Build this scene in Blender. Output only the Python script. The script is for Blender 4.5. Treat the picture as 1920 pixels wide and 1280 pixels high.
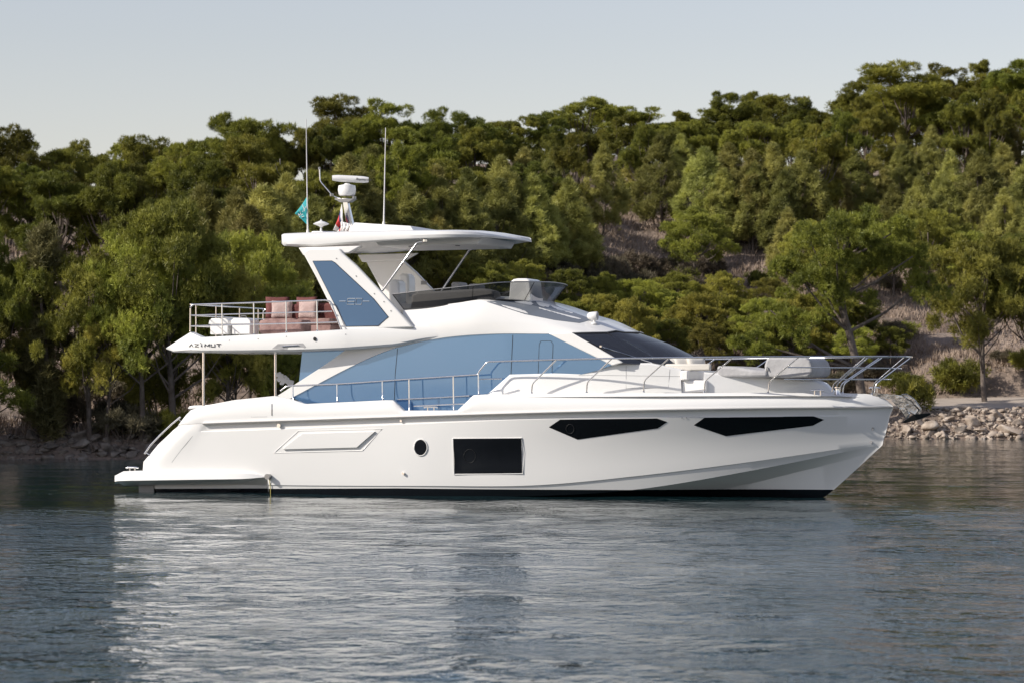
import bpy, bmesh, math, random
import numpy as np
from mathutils import Vector, Matrix
from mathutils.bvhtree import BVHTree
R = math.radians
random.seed(7); rng = np.random.default_rng(11)
for o in list(bpy.data.objects): bpy.data.objects.remove(o)
SC = bpy.context.scene; COL = SC.collection

# ---------------------------------------------------------------- camera
FPX, HORIZ, CAMH = 5333.33, 717.0, 2.55
TILT = math.atan((HORIZ-640)/FPX)
cam = bpy.data.objects.new('camera', bpy.data.cameras.new('camera')); COL.objects.link(cam)
cam.location = (0, 0, CAMH); cam.rotation_euler = (R(90)+TILT, 0, 0)
cam.data.sensor_width = 36; cam.data.lens = 100; cam.data.clip_end = 6000; cam.data.clip_start = .5
cam.data.dof.use_dof = True; cam.data.dof.focus_distance = 63.5; cam.data.dof.aperture_fstop = 3.0
SC.camera = cam
# ---------------------------------------------------------------- sky, sun, exposure
SUN = Vector((-1.50, -.60, .98)).normalized()
el = math.asin(SUN.z); az = math.atan2(SUN.x, SUN.y)
w = bpy.data.worlds.new("World"); SC.world = w; w.use_nodes = True
nt = w.node_tree; bg = nt.nodes['Background']
sky = nt.nodes.new('ShaderNodeTexSky'); sky.sky_type = 'NISHITA'; sky.sun_disc = False
sky.sun_elevation = el; sky.sun_rotation = az
sky.air_density = 1.25; sky.dust_density = .5; sky.ozone_density = 1.0; sky.altitude = 0
hs = nt.nodes.new('ShaderNodeHueSaturation'); hs.inputs['Saturation'].default_value = .68
ml = nt.nodes.new('ShaderNodeMix'); ml.data_type = 'RGBA'; ml.blend_type = 'MULTIPLY'; ml.inputs['Factor'].default_value = 1; ml.inputs['B'].default_value = (1.055, .975, 1.04, 1)
nt.links.new(sky.outputs[0], hs.inputs['Color']); nt.links.new(hs.outputs[0], ml.inputs['A']); nt.links.new(ml.outputs['Result'], bg.inputs[0]); bg.inputs[1].default_value = .117
sl = bpy.data.lights.new('sun', 'SUN'); sl.energy = 4.8; sl.angle = R(.53); sl.color = (1, .93, .83)
so = bpy.data.objects.new('sun', sl); COL.objects.link(so); so.rotation_euler = SUN.to_track_quat('Z', 'Y').to_euler()
SC.view_settings.view_transform = 'Standard'; SC.view_settings.look = 'None'
SC.view_settings.exposure = .1; SC.view_settings.gamma = 1
SC.cycles.max_bounces = 8; SC.cycles.transparent_max_bounces = 12
SC.cycles.sample_clamp_indirect = 25

# ---------------------------------------------------------------- pixel <-> place
TH = R(-18); CT, ST = math.cos(TH), math.sin(TH); ORG = (0.0, 66.0)
def ray(px, py):
    a = (px-960)/FPX; u = (640-py)/FPX
    return (a, math.cos(TILT)-u*math.sin(TILT), math.sin(TILT)+u*math.cos(TILT))
def P(px, py, y):
    """point of the yacht's own frame where the sight line meets its lengthwise plane y"""
    d = ray(px, py); ox, oy = -ORG[0], -ORG[1]
    lo = (CT*ox+ST*oy, -ST*ox+CT*oy, CAMH); ld = (CT*d[0]+ST*d[1], -ST*d[0]+CT*d[1], d[2])
    t = (y-lo[1])/ld[1]
    return (lo[0]+ld[0]*t, y, lo[2]+ld[2]*t)
def LR(px, py):
    d = ray(px, py); ox, oy = -ORG[0], -ORG[1]
    return Vector((CT*ox+ST*oy, -ST*ox+CT*oy, CAMH)), Vector((CT*d[0]+ST*d[1], -ST*d[0]+CT*d[1], d[2])).normalized()
def lerp(pts, x):
    if x <= pts[0][0]: return pts[0][1]
    for (a, b), (c, d) in zip(pts, pts[1:]):
        if x <= c: return b+(d-b)*(x-a)/(c-a) if c > a else d
    return pts[-1][1]
def smooth(pts, x):
    """monotone-ish cubic through the points"""
    n = len(pts)
    if x <= pts[0][0]: return pts[0][1]
    if x >= pts[-1][0]: return pts[-1][1]
    for i in range(n-1):
        if x <= pts[i+1][0]: break
    x0, y0 = pts[i]; x1, y1 = pts[i+1]; h = x1-x0
    def sl_(j):
        if j == 0: return (pts[1][1]-pts[0][1])/(pts[1][0]-pts[0][0])
        if j == n-1: return (pts[-1][1]-pts[-2][1])/(pts[-1][0]-pts[-2][0])
        return (pts[j+1][1]-pts[j-1][1])/(pts[j+1][0]-pts[j-1][0])
    m0, m1 = sl_(i)*h, sl_(i+1)*h; t = (x-x0)/h
    return (2*t**3-3*t**2+1)*y0+(t**3-2*t**2+t)*m0+(-2*t**3+3*t**2)*y1+(t**3-t**2)*m1

# ---------------------------------------------------------------- materials
def mat(name, col, rough=.5, metal=0, **k):
    m = bpy.data.materials.new(name); m.use_nodes = True
    b = m.node_tree.nodes['Principled BSDF']
    b.inputs['Base Color'].default_value = (*col, 1); b.inputs['Roughness'].default_value = rough; b.inputs['Metallic'].default_value = metal
    for kk, v in k.items(): b.inputs[kk.replace('_', ' ')].default_value = v
    return m
def noise_col(m, cols, scale, detail=6, bump=0, bscale=None, coord='Object', stretch=(1, 1, 1), rough=.6, bdist=.05):
    nt = m.node_tree; b = nt.nodes['Principled BSDF']
    tc = nt.nodes.new('ShaderNodeTexCoord'); mp = nt.nodes.new('ShaderNodeMapping'); mp.inputs['Scale'].default_value = stretch
    nt.links.new(tc.outputs[coord], mp.inputs[0])
    n = nt.nodes.new('ShaderNodeTexNoise'); n.inputs['Scale'].default_value = scale; n.inputs['Detail'].default_value = detail; n.inputs['Roughness'].default_value = rough
    nt.links.new(mp.outputs[0], n.inputs['Vector'])
    r = nt.nodes.new('ShaderNodeValToRGB'); cr = r.color_ramp
    while len(cr.elements) < len(cols): cr.elements.new(.5)
    for e, (p, c) in zip(cr.elements, cols): e.position = p; e.color = (*c, 1)
    nt.links.new(n.outputs['Fac'], r.inputs[0]); nt.links.new(r.outputs[0], b.inputs['Base Color'])
    if bump:
        n2 = nt.nodes.new('ShaderNodeTexNoise'); n2.inputs['Scale'].default_value = bscale or scale*3; n2.inputs['Detail'].default_value = 8
        nt.links.new(mp.outputs[0], n2.inputs['Vector'])
        bp = nt.nodes.new('ShaderNodeBump'); bp.inputs['Strength'].default_value = bump; bp.inputs['Distance'].default_value = bdist
        nt.links.new(n2.outputs['Fac'], bp.inputs['Height']); nt.links.new(bp.outputs[0], b.inputs['Normal'])
    return m
M = {}
M['white'] = noise_col(mat('white gelcoat', (.8, .8, .79), .16), [(.3, (.75, .745, .73)), (.7, (.78, .775, .76))], .6)
M['whitematt'] = mat('white moulding', (.78, .77, .75), .35)
M['hull'] = mat('hull paint', (.8, .8, .79), .08)
def hull_nodes(m):
    nt = m.node_tree; b = nt.nodes['Principled BSDF']
    tc = nt.nodes.new('ShaderNodeTexCoord'); sp = nt.nodes.new('ShaderNodeSeparateXYZ'); nt.links.new(tc.outputs['Object'], sp.inputs[0])
    gt = nt.nodes.new('ShaderNodeMath'); gt.operation = 'GREATER_THAN'; gt.inputs[1].default_value = .13; nt.links.new(sp.outputs['Z'], gt.inputs[0])
    mrp = nt.nodes.new('ShaderNodeMapRange'); mrp.inputs['From Min'].default_value = -9; mrp.inputs['From Max'].default_value = -2; mrp.inputs['To Min'].default_value = .06; mrp.inputs['To Max'].default_value = .165
    nt.links.new(sp.outputs['X'], mrp.inputs[0]); nt.links.new(mrp.outputs[0], gt.inputs[1])
    n = nt.nodes.new('ShaderNodeTexNoise'); n.inputs['Scale'].default_value = .7; nt.links.new(tc.outputs['Object'], n.inputs['Vector'])
    w_ = nt.nodes.new('ShaderNodeValToRGB'); w_.color_ramp.elements[0].color = (.73, .725, .71, 1); w_.color_ramp.elements[1].color = (.77, .765, .75, 1)
    nt.links.new(n.outputs['Fac'], w_.inputs[0])
    mx = nt.nodes.new('ShaderNodeMix'); mx.data_type = 'RGBA'; mx.inputs['A'].default_value = (.006, .007, .009, 1)
    nt.links.new(gt.outputs[0], mx.inputs['Factor']); nt.links.new(w_.outputs[0], mx.inputs['B']); nt.links.new(mx.outputs['Result'], b.inputs['Base Color'])
hull_nodes(M['hull'])
M['steel'] = mat('polished steel', (.78, .77, .76), .14, 1)
M['darksteel'] = mat('brushed steel', (.3, .3, .3), .3, 1)
M['bowsteel'] = noise_col(mat('bow fitting steel', (.5, .5, .5), .07, 1), [(.4, (.26, .26, .26)), (.6, (.4, .4, .4))], 5, bump=.5, bscale=5, bdist=.06)
M['blue'] = noise_col(mat('blue mirror glass', (.1, .2, .34), .03, .65, Specular_IOR_Level=.7), [(.3, (.118, .238, .425)), (.75, (.132, .252, .445))], .5)
M['bluepanel'] = mat('blue arch panel', (.06, .125, .225), .2)
M['black'] = mat('black hull glass', (.004, .004, .005), .04)
M['rubber'] = mat('black rubber seal', (.012, .012, .013), .45)
M['grey'] = mat('grey trim', (.25, .25, .25), .4)
M['letter'] = mat('dark grey letter enamel', (.05, .05, .055), .3)
M['silver'] = mat('silver letter', (.55, .6, .65), .3, .3)
M['red'] = noise_col(mat('rust red cushion fabric', (.13, .04, .04), .85), [(.35, (.11, .03, .028)), (.7, (.17, .055, .048))], 5, bump=.3, bscale=25)
M['pink'] = noise_col(mat('dusty pink fabric', (.48, .29, .27), .9), [(.35, (.20, .115, .105)), (.7, (.34, .22, .2))], 6, bump=.3, bscale=25)
M['palepink'] = noise_col(mat('pale rose fabric', (.45, .33, .31), .9), [(.35, (.38, .27, .25)), (.7, (.5, .38, .355))], 6, bump=.4, bscale=18)
M['greyfab'] = noise_col(mat('pale grey cover fabric', (.36, .36, .37), .85), [(.3, (.36, .355, .36)), (.7, (.46, .455, .46))], 3, bump=.25, bscale=14)
M['cream'] = mat('cream cushion', (.6, .57, .52), .8)
M['midgrey'] = mat('grey upholstery', (.2, .19, .185), .8)
M['teal'] = mat('teal flag cloth', (.015, .3, .33), .7)
M['flagred'] = mat('red flag cloth', (.5, .03, .03), .7)
M['flagwhite'] = mat('white flag cloth', (.7, .68, .66), .7)
M['flagblue'] = mat('blue flag cloth', (.02, .03, .12), .7)
M['rope'] = mat('yellow rope', (.6, .5, .15), .8)
M['teak'] = noise_col(mat('teak deck', (.3, .2, .12), .6), [(.3, (.26, .17, .1)), (.7, (.36, .25, .16))], 3, stretch=(1, 12, 1))
M['orchid'] = mat('white petals', (.75, .72, .7), .6)
M['leafgreen'] = mat('plant green', (.05, .1, .03), .6)
def glassy(name, col, a, ior=1.5, rough=.03):
    m = bpy.data.materials.new(name); m.use_nodes = True; nt = m.node_tree; nt.nodes.clear()
    out = nt.nodes.new('ShaderNodeOutputMaterial'); tr = nt.nodes.new('ShaderNodeBsdfTransparent'); tr.inputs[0].default_value = (*col, 1)
    gl = nt.nodes.new('ShaderNodeBsdfGlossy'); gl.inputs['Roughness'].default_value = rough
    fr = nt.nodes.new('ShaderNodeFresnel'); fr.inputs['IOR'].default_value = ior
    mx = nt.nodes.new('ShaderNodeMixShader'); nt.links.new(fr.outputs[0], mx.inputs[0]); nt.links.new(tr.outputs[0], mx.inputs[1]); nt.links.new(gl.outputs[0], mx.inputs[2])
    df = nt.nodes.new('ShaderNodeBsdfDiffuse'); df.inputs[0].default_value = (.05, .05, .055, 1)
    m2 = nt.nodes.new('ShaderNodeMixShader'); m2.inputs[0].default_value = a; nt.links.new(mx.outputs[0], m2.inputs[1]); nt.links.new(df.outputs[0], m2.inputs[2])
    nt.links.new(m2.outputs[0], out.inputs[0]); return m
M['smoke'] = glassy('smoked acrylic', (.42, .43, .43), .26, 1.7)
M['shield'] = glassy('windshield glass', (.3, .33, .37), .14, 3.0)
def foliage(name, dark, light, dead=None):
    m = bpy.data.materials.new(name); m.use_nodes = True; nt = m.node_tree; nt.nodes.clear()
    out = nt.nodes.new('ShaderNodeOutputMaterial'); tc = nt.nodes.new('ShaderNodeTexCoord'); oi = nt.nodes.new('ShaderNodeObjectInfo')
    n = nt.nodes.new('ShaderNodeTexNoise'); n.inputs['Scale'].default_value = 1.3; n.inputs['Detail'].default_value = 5
    nt.links.new(tc.outputs['Object'], n.inputs['Vector'])
    r = nt.nodes.new('ShaderNodeValToRGB'); r.color_ramp.elements[0].position = .32; r.color_ramp.elements[0].color = (*dark, 1)
    r.color_ramp.elements[1].position = .68; r.color_ramp.elements[1].color = (*light, 1)
    if dead: e = r.color_ramp.elements.new(.8); e.color = (*dead, 1)
    nt.links.new(n.outputs['Fac'], r.inputs[0])
    h = nt.nodes.new('ShaderNodeHueSaturation')
    mr = nt.nodes.new('ShaderNodeMapRange'); mr.inputs['To Min'].default_value = .48; mr.inputs['To Max'].default_value = .52; nt.links.new(oi.outputs['Random'], mr.inputs[0]); nt.links.new(mr.outputs[0], h.inputs['Hue'])
    mv = nt.nodes.new('ShaderNodeMapRange'); mv.inputs['To Min'].default_value = .55; mv.inputs['To Max'].default_value = 1.3
    ml = nt.nodes.new('ShaderNodeMath'); ml.operation = 'MULTIPLY'; ml.inputs[1].default_value = 7.31; fr = nt.nodes.new('ShaderNodeMath'); fr.operation = 'FRACT'
    nt.links.new(oi.outputs['Random'], ml.inputs[0]); nt.links.new(ml.outputs[0], fr.inputs[0]); nt.links.new(fr.outputs[0], mv.inputs[0]); nt.links.new(mv.outputs[0], h.inputs['Value'])
    nt.links.new(r.outputs[0], h.inputs['Color'])
    d = nt.nodes.new('ShaderNodeBsdfDiffuse'); t = nt.nodes.new('ShaderNodeBsdfTranslucent'); g = nt.nodes.new('ShaderNodeBsdfGlossy'); g.inputs['Roughness'].default_value = .5; g.inputs[0].default_value = (.8, .8, .75, 1)
    nt.links.new(h.outputs[0], d.inputs[0]); nt.links.new(h.outputs[0], t.inputs[0])
    a = nt.nodes.new('ShaderNodeMixShader'); a.inputs[0].default_value = .25; nt.links.new(d.outputs[0], a.inputs[1]); nt.links.new(t.outputs[0], a.inputs[2])
    b = nt.nodes.new('ShaderNodeMixShader'); b.inputs[0].default_value = .025; nt.links.new(a.outputs[0], b.inputs[1]); nt.links.new(g.outputs[0], b.inputs[2])
    nt.links.new(b.outputs[0], out.inputs[0]); return m
M['pine'] = foliage('old pine needles', (.075, .088, .015), (.30, .30, .045), (.26, .22, .09))
M['young'] = foliage('young pine needles', (.18, .185, .05), (.47, .445, .125), (.36, .3, .16))
M['cypress'] = foliage('cypress foliage', (.085, .08, .03), (.23, .2, .085))
M['shrub'] = foliage('shrub leaves', (.12, .13, .024), (.43, .41, .07), (.33, .27, .12))
M['dryshrub'] = foliage('dry shrub twigs', (.11, .095, .06), (.2, .165, .11))
M['bark'] = noise_col(mat('pine bark', (.12, .09, .07), .9), [(.3, (.07, .052, .042)), (.7, (.2, .165, .14))], 4, bump=.5)
M['deadwood'] = mat('bleached dead wood', (.3, .27, .24), .9)
M['rock'] = noise_col(mat('limestone', (.3, .27, .24), .85), [(.3, (.06, .05, .04)), (.5, (.2, .17, .145)), (.75, (.36, .32, .28))], 1.6, bump=.6, bscale=5, bdist=.1)
M['riprap'] = noise_col(mat('broken limestone', (.4, .35, .3), .85), [(.3, (.22, .17, .13)), (.55, (.42, .35, .29)), (.75, (.6, .54, .48))], 1.6, bump=.5, bscale=8, bdist=.05)
M['hill'] = noise_col(mat('dry hillside', (.2, .15, .12), .95), [(.3, (.10, .075, .055)), (.5, (.23, .175, .14)), (.75, (.34, .27, .22))], .35, detail=10, bump=.8, bscale=3, rough=.7, bdist=.25)
M['road'] = noise_col(mat('dusty track', (.42, .36, .3), .95), [(.3, (.36, .3, .25)), (.7, (.48, .41, .35))], .8, bump=.2)
M['grass'] = noise_col(mat('dry grass', (.3, .23, .17), .9), [(.3, (.2, .145, .11)), (.7, (.42, .33, .26))], .7)

# ---------------------------------------------------------------- building helpers
def tag(o, label=None, cat=None, group=None, kind=None):
    if label: o['label'] = label
    if cat: o['category'] = cat
    if group: o['group'] = group
    if kind: o['kind'] = kind
    return o
def mk(name, verts, faces, m, parent=None, shade=None, bevel=0, seg=2, mats=None, fmat=None):
    me = bpy.data.meshes.new(name); me.from_pydata([tuple(v) for v in verts], [], [tuple(f) for f in faces]); me.validate()
    b = bmesh.new(); b.from_mesh(me); bmesh.ops.recalc_face_normals(b, faces=b.faces); b.to_mesh(me); b.free()
    for mm in (mats or [m]): me.materials.append(mm)
    if fmat:
        for i, k in enumerate(fmat):
            if i < len(me.polygons): me.polygons[i].material_index = k
    o = bpy.data.objects.new(name, me); COL.objects.link(o)
    if parent: o.parent = parent
    if shade is not None:
        me.polygons.foreach_set('use_smooth', [True]*len(me.polygons))
        if shade < 180: me.set_sharp_from_angle(angle=R(shade))
    if bevel:
        bv = o.modifiers.new('bevel', 'BEVEL'); bv.width = bevel; bv.segments = seg; bv.limit_method = 'ANGLE'; bv.angle_limit = R(35)
        me.polygons.foreach_set('use_smooth', [True]*len(me.polygons)); me.set_sharp_from_angle(angle=R(40))
    return o
class MB:
    def __init__(s): s.v = []; s.f = []
    def add(s, v, f):
        n = len(s.v); s.v += [tuple(p) for p in v]; s.f += [tuple(i+n for i in q) for q in f]; return s
    def grid(s, rows, closed=False):
        """rows of equal length points"""
        n = len(rows[0]); v = [p for r in rows for p in r]; f = []
        for i in range(len(rows)-1):
            for j in range(n-1 if not closed else n):
                a = i*n+j; b_ = i*n+(j+1) % n; f.append((a, b_, b_+n, a+n))
        return s.add(v, f)
    def rings(s, rings, cap=True):
        n = len(rings[0]); v = [p for r in rings for p in r]; f = []
        for i in range(len(rings)-1):
            for j in range(n):
                a = i*n+j; b_ = i*n+(j+1) % n; f.append((a, b_, b_+n, a+n))
        if cap: f.append(tuple(range(n))[::-1]); f.append(tuple(range((len(rings)-1)*n, len(rings)*n)))
        return s.add(v, f)
    def prism(s, outline, y0, y1):
        """outline of (x,z), solid between two y"""
        n = len(outline); v = [(x, y0, z) for x, z in outline]+[(x, y1, z) for x, z in outline]
        f = [tuple(range(n)), tuple(range(n, 2*n))[::-1]]+[(i, (i+1) % n, (i+1) % n+n, i+n) for i in range(n)]
        return s.add(v, f)
    def box(s, x0, x1, y0, y1, z0, z1):
        v = [(x, y, z) for z in (z0, z1) for x, y in ((x0, y0), (x1, y0), (x1, y1), (x0, y1))]
        return s.add(v, [(0, 3, 2, 1), (4, 5, 6, 7), (0, 1, 5, 4), (1, 2, 6, 5), (2, 3, 7, 6), (3, 0, 4, 7)])
    def tube(s, pts, r, n=8, r2=None):
        pts = [Vector(p) for p in pts]; rings = []; m = len(pts)
        up = Vector((0, 0, 1))
        for i, p in enumerate(pts):
            d = (pts[min(i+1, m-1)]-pts[max(i-1, 0)]).normalized()
            a = d.cross(up)
            if a.length < .05: a = d.cross(Vector((1, 0, 0)))
            a.normalize(); b_ = d.cross(a).normalized(); rr = r if r2 is None else r+(r2-r)*i/(m-1)
            rings.append([p+(a*math.cos(k*2*math.pi/n)+b_*math.sin(k*2*math.pi/n))*rr for k in range(n)])
        return s.rings(rings)
    def lathe(s, c, prof, n=24, axis='z'):
        rings = []
        for r, h in prof:
            if axis == 'z': rings.append([(c[0]+r*math.cos(k*2*math.pi/n), c[1]+r*math.sin(k*2*math.pi/n), c[2]+h) for k in range(n)])
            elif axis == 'y': rings.append([(c[0]+r*math.cos(k*2*math.pi/n), c[1]+h, c[2]+r*math.sin(k*2*math.pi/n)) for k in range(n)])
            else: rings.append([(c[0]+h, c[1]+r*math.cos(k*2*math.pi/n), c[2]+r*math.sin(k*2*math.pi/n)) for k in range(n)])
        return s.rings(rings)
    def mirror(s):
        n = len(s.v); v = [(x, -y, z) for x, y, z in s.v]; f = [tuple(q)[::-1] for q in s.f]
        return s.add(v, f)
    def mirrored(s):
        m = MB(); m.v = [(x, -y, z) for x, y, z in s.v]; m.f = [tuple(q)[::-1] for q in s.f]; return m
    def build(s, name, m, parent=None, **k): return mk(name, s.v, s.f, m, parent, **k)
def rounded(pts, r, n=4):
    """round the corners of a 3D polyline"""
    pts = [Vector(p) for p in pts]; out = [pts[0]]
    for a, b_, c in zip(pts, pts[1:], pts[2:]):
        d0 = (a-b_); d1 = (c-b_); rr = min(r, d0.length*.45, d1.length*.45)
        p0 = b_+d0.normalized()*rr; p1 = b_+d1.normalized()*rr
        for k in range(n+1):
            t = k/n; out.append(p0*(1-t)**2+b_*2*t*(1-t)+p1*t*t)
    out.append(pts[-1]); return out
def empty(name, loc=(0, 0, 0), rz=0):
    o = bpy.data.objects.new(name, None); o.empty_display_size = .3; COL.objects.link(o); o.location = loc; o.rotation_euler = (0, 0, rz); return o
def to_world(p): return (CT*p[0]-ST*p[1]+ORG[0], ST*p[0]+CT*p[1]+ORG[1], p[2])
# things standing on the yacht are built in the yacht's frame round their own base point
def aboard(name, base):
    return empty(name, to_world(base), TH)
def shift(mb, base):
    mb.v = [(a-base[0], b_-base[1], c-base[2]) for a, b_, c in mb.v]; return mb
def wall(cols, bot, top, yb, yt=None, thick=.05, nv=3):
    """upright shell following pixel columns; yb, yt: offset from the centreline at foot and top"""
    yt = yt or yb; out = []; inn = []
    for px in cols:
        b0, t0 = bot(px), top(px); cb = []; ci = []
        for k in range(nv+1):
            s = k/nv; py = b0+(t0-b0)*s; y = yb(px)+(yt(px)-yb(px))*s
            x_, y_, z_ = P(px, py, -y); cb.append((x_, y_, z_)); ci.append((x_, y_+thick, z_))
        out.append(cb); inn.append(ci)
    rings = [o_+i_[::-1] for o_, i_ in zip(out, inn)]
    return MB().rings(rings)

# ================================================================= THE YACHT
yacht = empty('motor_yacht', (ORG[0], ORG[1], 0), TH)
tag(yacht, 'white motor yacht with blue mirror windows and a hardtop, moored in the bay', 'yacht')
def frange(a, b, n): return [a+(b-a)*i/(n-1) for i in range(n)]
U = sorted(set([i/60*.7 for i in range(61)]+[.7+.3*(1-(1-i/40)**1.5) for i in range(41)]+[.003, .007, .02, .03, .04, .1679, .1706]))
def beam(B, s, p): return lambda u: max(.012, B*(1-max(0, (u-s)/(1-s))**p))
def step_in(B, px_lo, px_hi, B0=2.45):
    bf = beam(B, .35, 2.37); b0 = beam(B0, .35, 2.4)
    def f(u):
        k = min(1, max(0, ((334+1341*u)-px_lo)/(px_hi-px_lo))); return b0(u)*(1-k)+bf(u)*k
    return f
def corner(u, r=.028, d=.22): return 0 if u > r else -d*(1-math.sqrt(max(0, 1-(1-u/r)**2)))
RAILB = beam(2.45, .35, 2.4)
def yb(px): return RAILB((px-334)/1341.)
def tuck(bf, d): return lambda u: bf(u)-(d if u < .1695 else 0)
ROWS = [
 ('rail', [(334, 797), (380, 793), (520, 788), (700, 782), (920, 775), (1150, 769), (1400, 764.5), (1675, 762)], beam(2.45, .35, 2.4)),
 ('band', [(333, 799), (380, 795.5), (520, 790.5), (700, 784.5), (920, 777.5), (1150, 771.5), (1400, 767), (1674.5, 765)], step_in(2.385, 380, 392)),
 ('knuckle_in', [(323, 807), (382, 807), (556, 801), (760, 793), (1000, 783.5), (1300, 779.5), (1669, 777)], step_in(2.385, 384, 398, 2.445)),
 ('knuckle', [(322, 808.5), (382, 809), (556, 803), (760, 795), (1000, 785.5), (1300, 781.5), (1668.5, 779)], step_in(2.42, 384, 398, 2.443)),
 ('mid1', [(297, 832), (400, 832), (700, 825), (1000, 815), (1300, 808), (1663, 802)], beam(2.40, .33, 2.22)),
 ('mid2', [(269, 865), (400, 865), (700, 862), (1000, 848), (1300, 835), (1659, 817)], beam(2.36, .32, 2.1)),
 ('platform_line', [(267, 889), (500, 892), (800, 892), (1000, 884), (1180, 870), (1400, 850), (1656.5, 823)], beam(2.33, .32, 2.02)),
 ('spray_top', [(267, 900), (500, 908), (800, 910), (1000, 909), (1180, 893), (1400, 866), (1655.5, 829)], tuck(beam(2.30, .32, 1.95), .30)),
 ('spray_in', [(267, 901), (500, 909), (800, 911), (1000, 910), (1180, 894.5), (1400, 867.5), (1655.3, 829.7)], tuck(beam(2.275, .32, 1.93), .30)),
 ('chine', [(266, 921), (500, 926), (800, 930), (1000, 929), (1190, 917), (1400, 883), (1654.8, 832)], tuck(beam(2.22, .32, 1.8), .30)),
 ('chine_in', [(266, 922), (500, 927), (800, 931), (1000, 930.5), (1190, 919), (1400, 885), (1654.6, 833)], tuck(beam(2.12, .32, 1.78), .30)),
 ('strake', [(266, 935), (500, 942), (800, 948), (1000, 950), (1200, 945), (1335, 920), (1500, 881), (1612, 853), (1654, 834)], beam(1.35, .32, 1.5)),
 ('strake_in', [(266, 936), (500, 943), (800, 949), (1000, 951), (1200, 946.5), (1335, 922.5), (1500, 883), (1612, 855), (1653.8, 834.3)], beam(1.24, .32, 1.48)),
 ('keel', [(265, 950), (500, 958), (800, 965), (1200, 968), (1420, 960), (1500, 950), (1545, 931), (1600, 884), (1653, 835)], lambda u: .012)]
def row_pts(row):
    name, pts, bf = row; a, b_ = pts[0][0], pts[-1][0]; out = []
    for u in U:
        px = a+(b_-a)*u; y = max(.012, bf(u)+corner(u)*(1 if bf(u) > .1 else 0)); out.append(P(px, smooth(pts, px), -y))
    return out
grid = [row_pts(r) for r in ROWS]
hm = MB().grid(grid); hm.mirror()
n = len(U); nr = len(ROWS)
# transom between the two sides, and the closed top
tr = [[grid[i][0] for i in range(nr)], [(grid[i][0][0], -grid[i][0][1], grid[i][0][2]) for i in range(nr)]]
hm.grid(tr); hm.grid([grid[0], [(x, -y, z) for x, y, z in grid[0]]]); hm.grid([grid[-1], [(x, -y, z) for x, y, z in grid[-1]]])
hm.grid([[r[-1] for r in grid], [(r[-1][0], -r[-1][1], r[-1][2]) for r in grid]])
hull = hm.build('hull', M['hull'], yacht, shade=24)
def weld(o, d=1e-4):
    b = bmesh.new(); b.from_mesh(o.data); bmesh.ops.remove_doubles(b, verts=b.verts, dist=d); bmesh.ops.recalc_face_normals(b, faces=b.faces); b.to_mesh(o.data); b.free(); o.data.set_sharp_from_angle(angle=R(24))
weld(hull)
def bvh_of(*obs):
    v = []; f = []
    for o in obs:
        n0 = len(v); v += [x.co.copy() for x in o.data.vertices]; f += [tuple(i+n0 for i in p.vertices) for p in o.data.polygons]
    return BVHTree.FromPolygons(v, f)
HB = bvh_of(hull)
def on(bvh, px, py, off=.004):
    o, d = LR(px, py); loc, nn, i, dist = bvh.ray_cast(o, d)
    if loc is None: return Vector(P(px, py, -2.3))
    if nn.dot(d) > 0: nn = -nn
    return loc+nn*off
def patch(bvh, outline, off=.006, thick=.02, step=14, nv=4):
    """flat-sided panel lying on a surface: outline in pixel columns"""
    xs = sorted(set([p[0] for p in outline])); cols = []
    for a, b_ in zip(xs, xs[1:]):
        k = max(1, int((b_-a)/step)); cols += [a+(b_-a)*i/k for i in range(k)]
    cols.append(xs[-1]); cols[0] += .4; cols[-1] -= .4; m = len(outline); rings = []
    for px in cols:
        ys = []
        for i in range(m):
            (ax, ay), (bx, by) = outline[i], outline[(i+1) % m]
            if (ax <= px < bx) or (bx <= px < ax): ys.append(ay+(by-ay)*(px-ax)/(bx-ax))
        if len(ys) < 2: continue
        t, b_ = min(ys), max(ys)
        fr = [on(bvh, px, t+(b_-t)*k/nv, off) for k in range(nv+1)]; bk = [on(bvh, px, t+(b_-t)*k/nv, off-thick) for k in range(nv+1)]
        rings.append(fr+bk[::-1])
    return MB().rings(rings)
def both(mb, name, m, parent, **k):
    a = mb.build(name, m, parent, **k); b_ = mb.mirrored().build(name, m, parent, **k); return a, b_
# hull glass
W1 = [(1029, 800), (1050, 785.5), (1232, 783.5), (1251, 790), (1233, 802), (1083, 823)]
W2 = [(1301, 796), (1321, 782), (1525, 779.5), (1545, 786), (1524, 797), (1361, 816.5)]
W3 = [(850, 822), (977, 821), (979, 886), (853, 887)]
for wo in (W1, W2, W3):
    a, b_ = both(patch(HB, wo), 'hull_window', M['black'], hull, shade=30)
def ring_on(px, py, rx, ry, r, m, name, parent, bvh=HB, n=28):
    pts = [on(bvh, px+rx*math.cos(t), py+ry*math.sin(t), .01) for t in [k*2*math.pi/n for k in range(n+1)]]
    return MB().tube(pts, r, 6).build(name, m, parent, shade=60)
def disc_on(px, py, rx, ry, m, name, parent, off=.012, bvh=HB, n=28):
    pts = [on(bvh, px+rx*math.cos(t), py+ry*math.sin(t), off) for t in [k*2*math.pi/n for k in range(n)]]
    bk = [on(bvh, px+rx*math.cos(t), py+ry*math.sin(t), off-.03) for t in [k*2*math.pi/n for k in range(n)]]
    return MB().rings([bk, pts]).build(name, m, parent, shade=30)
ph = disc_on(789, 838, 11.5, 14.5, M['black'], 'porthole', hull); ring_on(789, 838, 12.3, 15.3, .012, M['whitematt'], 'rim', ph)
disc_on(789, 838, 0.001+8, 11, M['black'], 'pane', ph, .016)
for (px, py, r) in ((1069, 803, 7.5), (881, 854, 11)):
    ring_on(px, py, r, r*1.15, .008, M['rubber'], 'window_hatch', hull)
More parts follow.
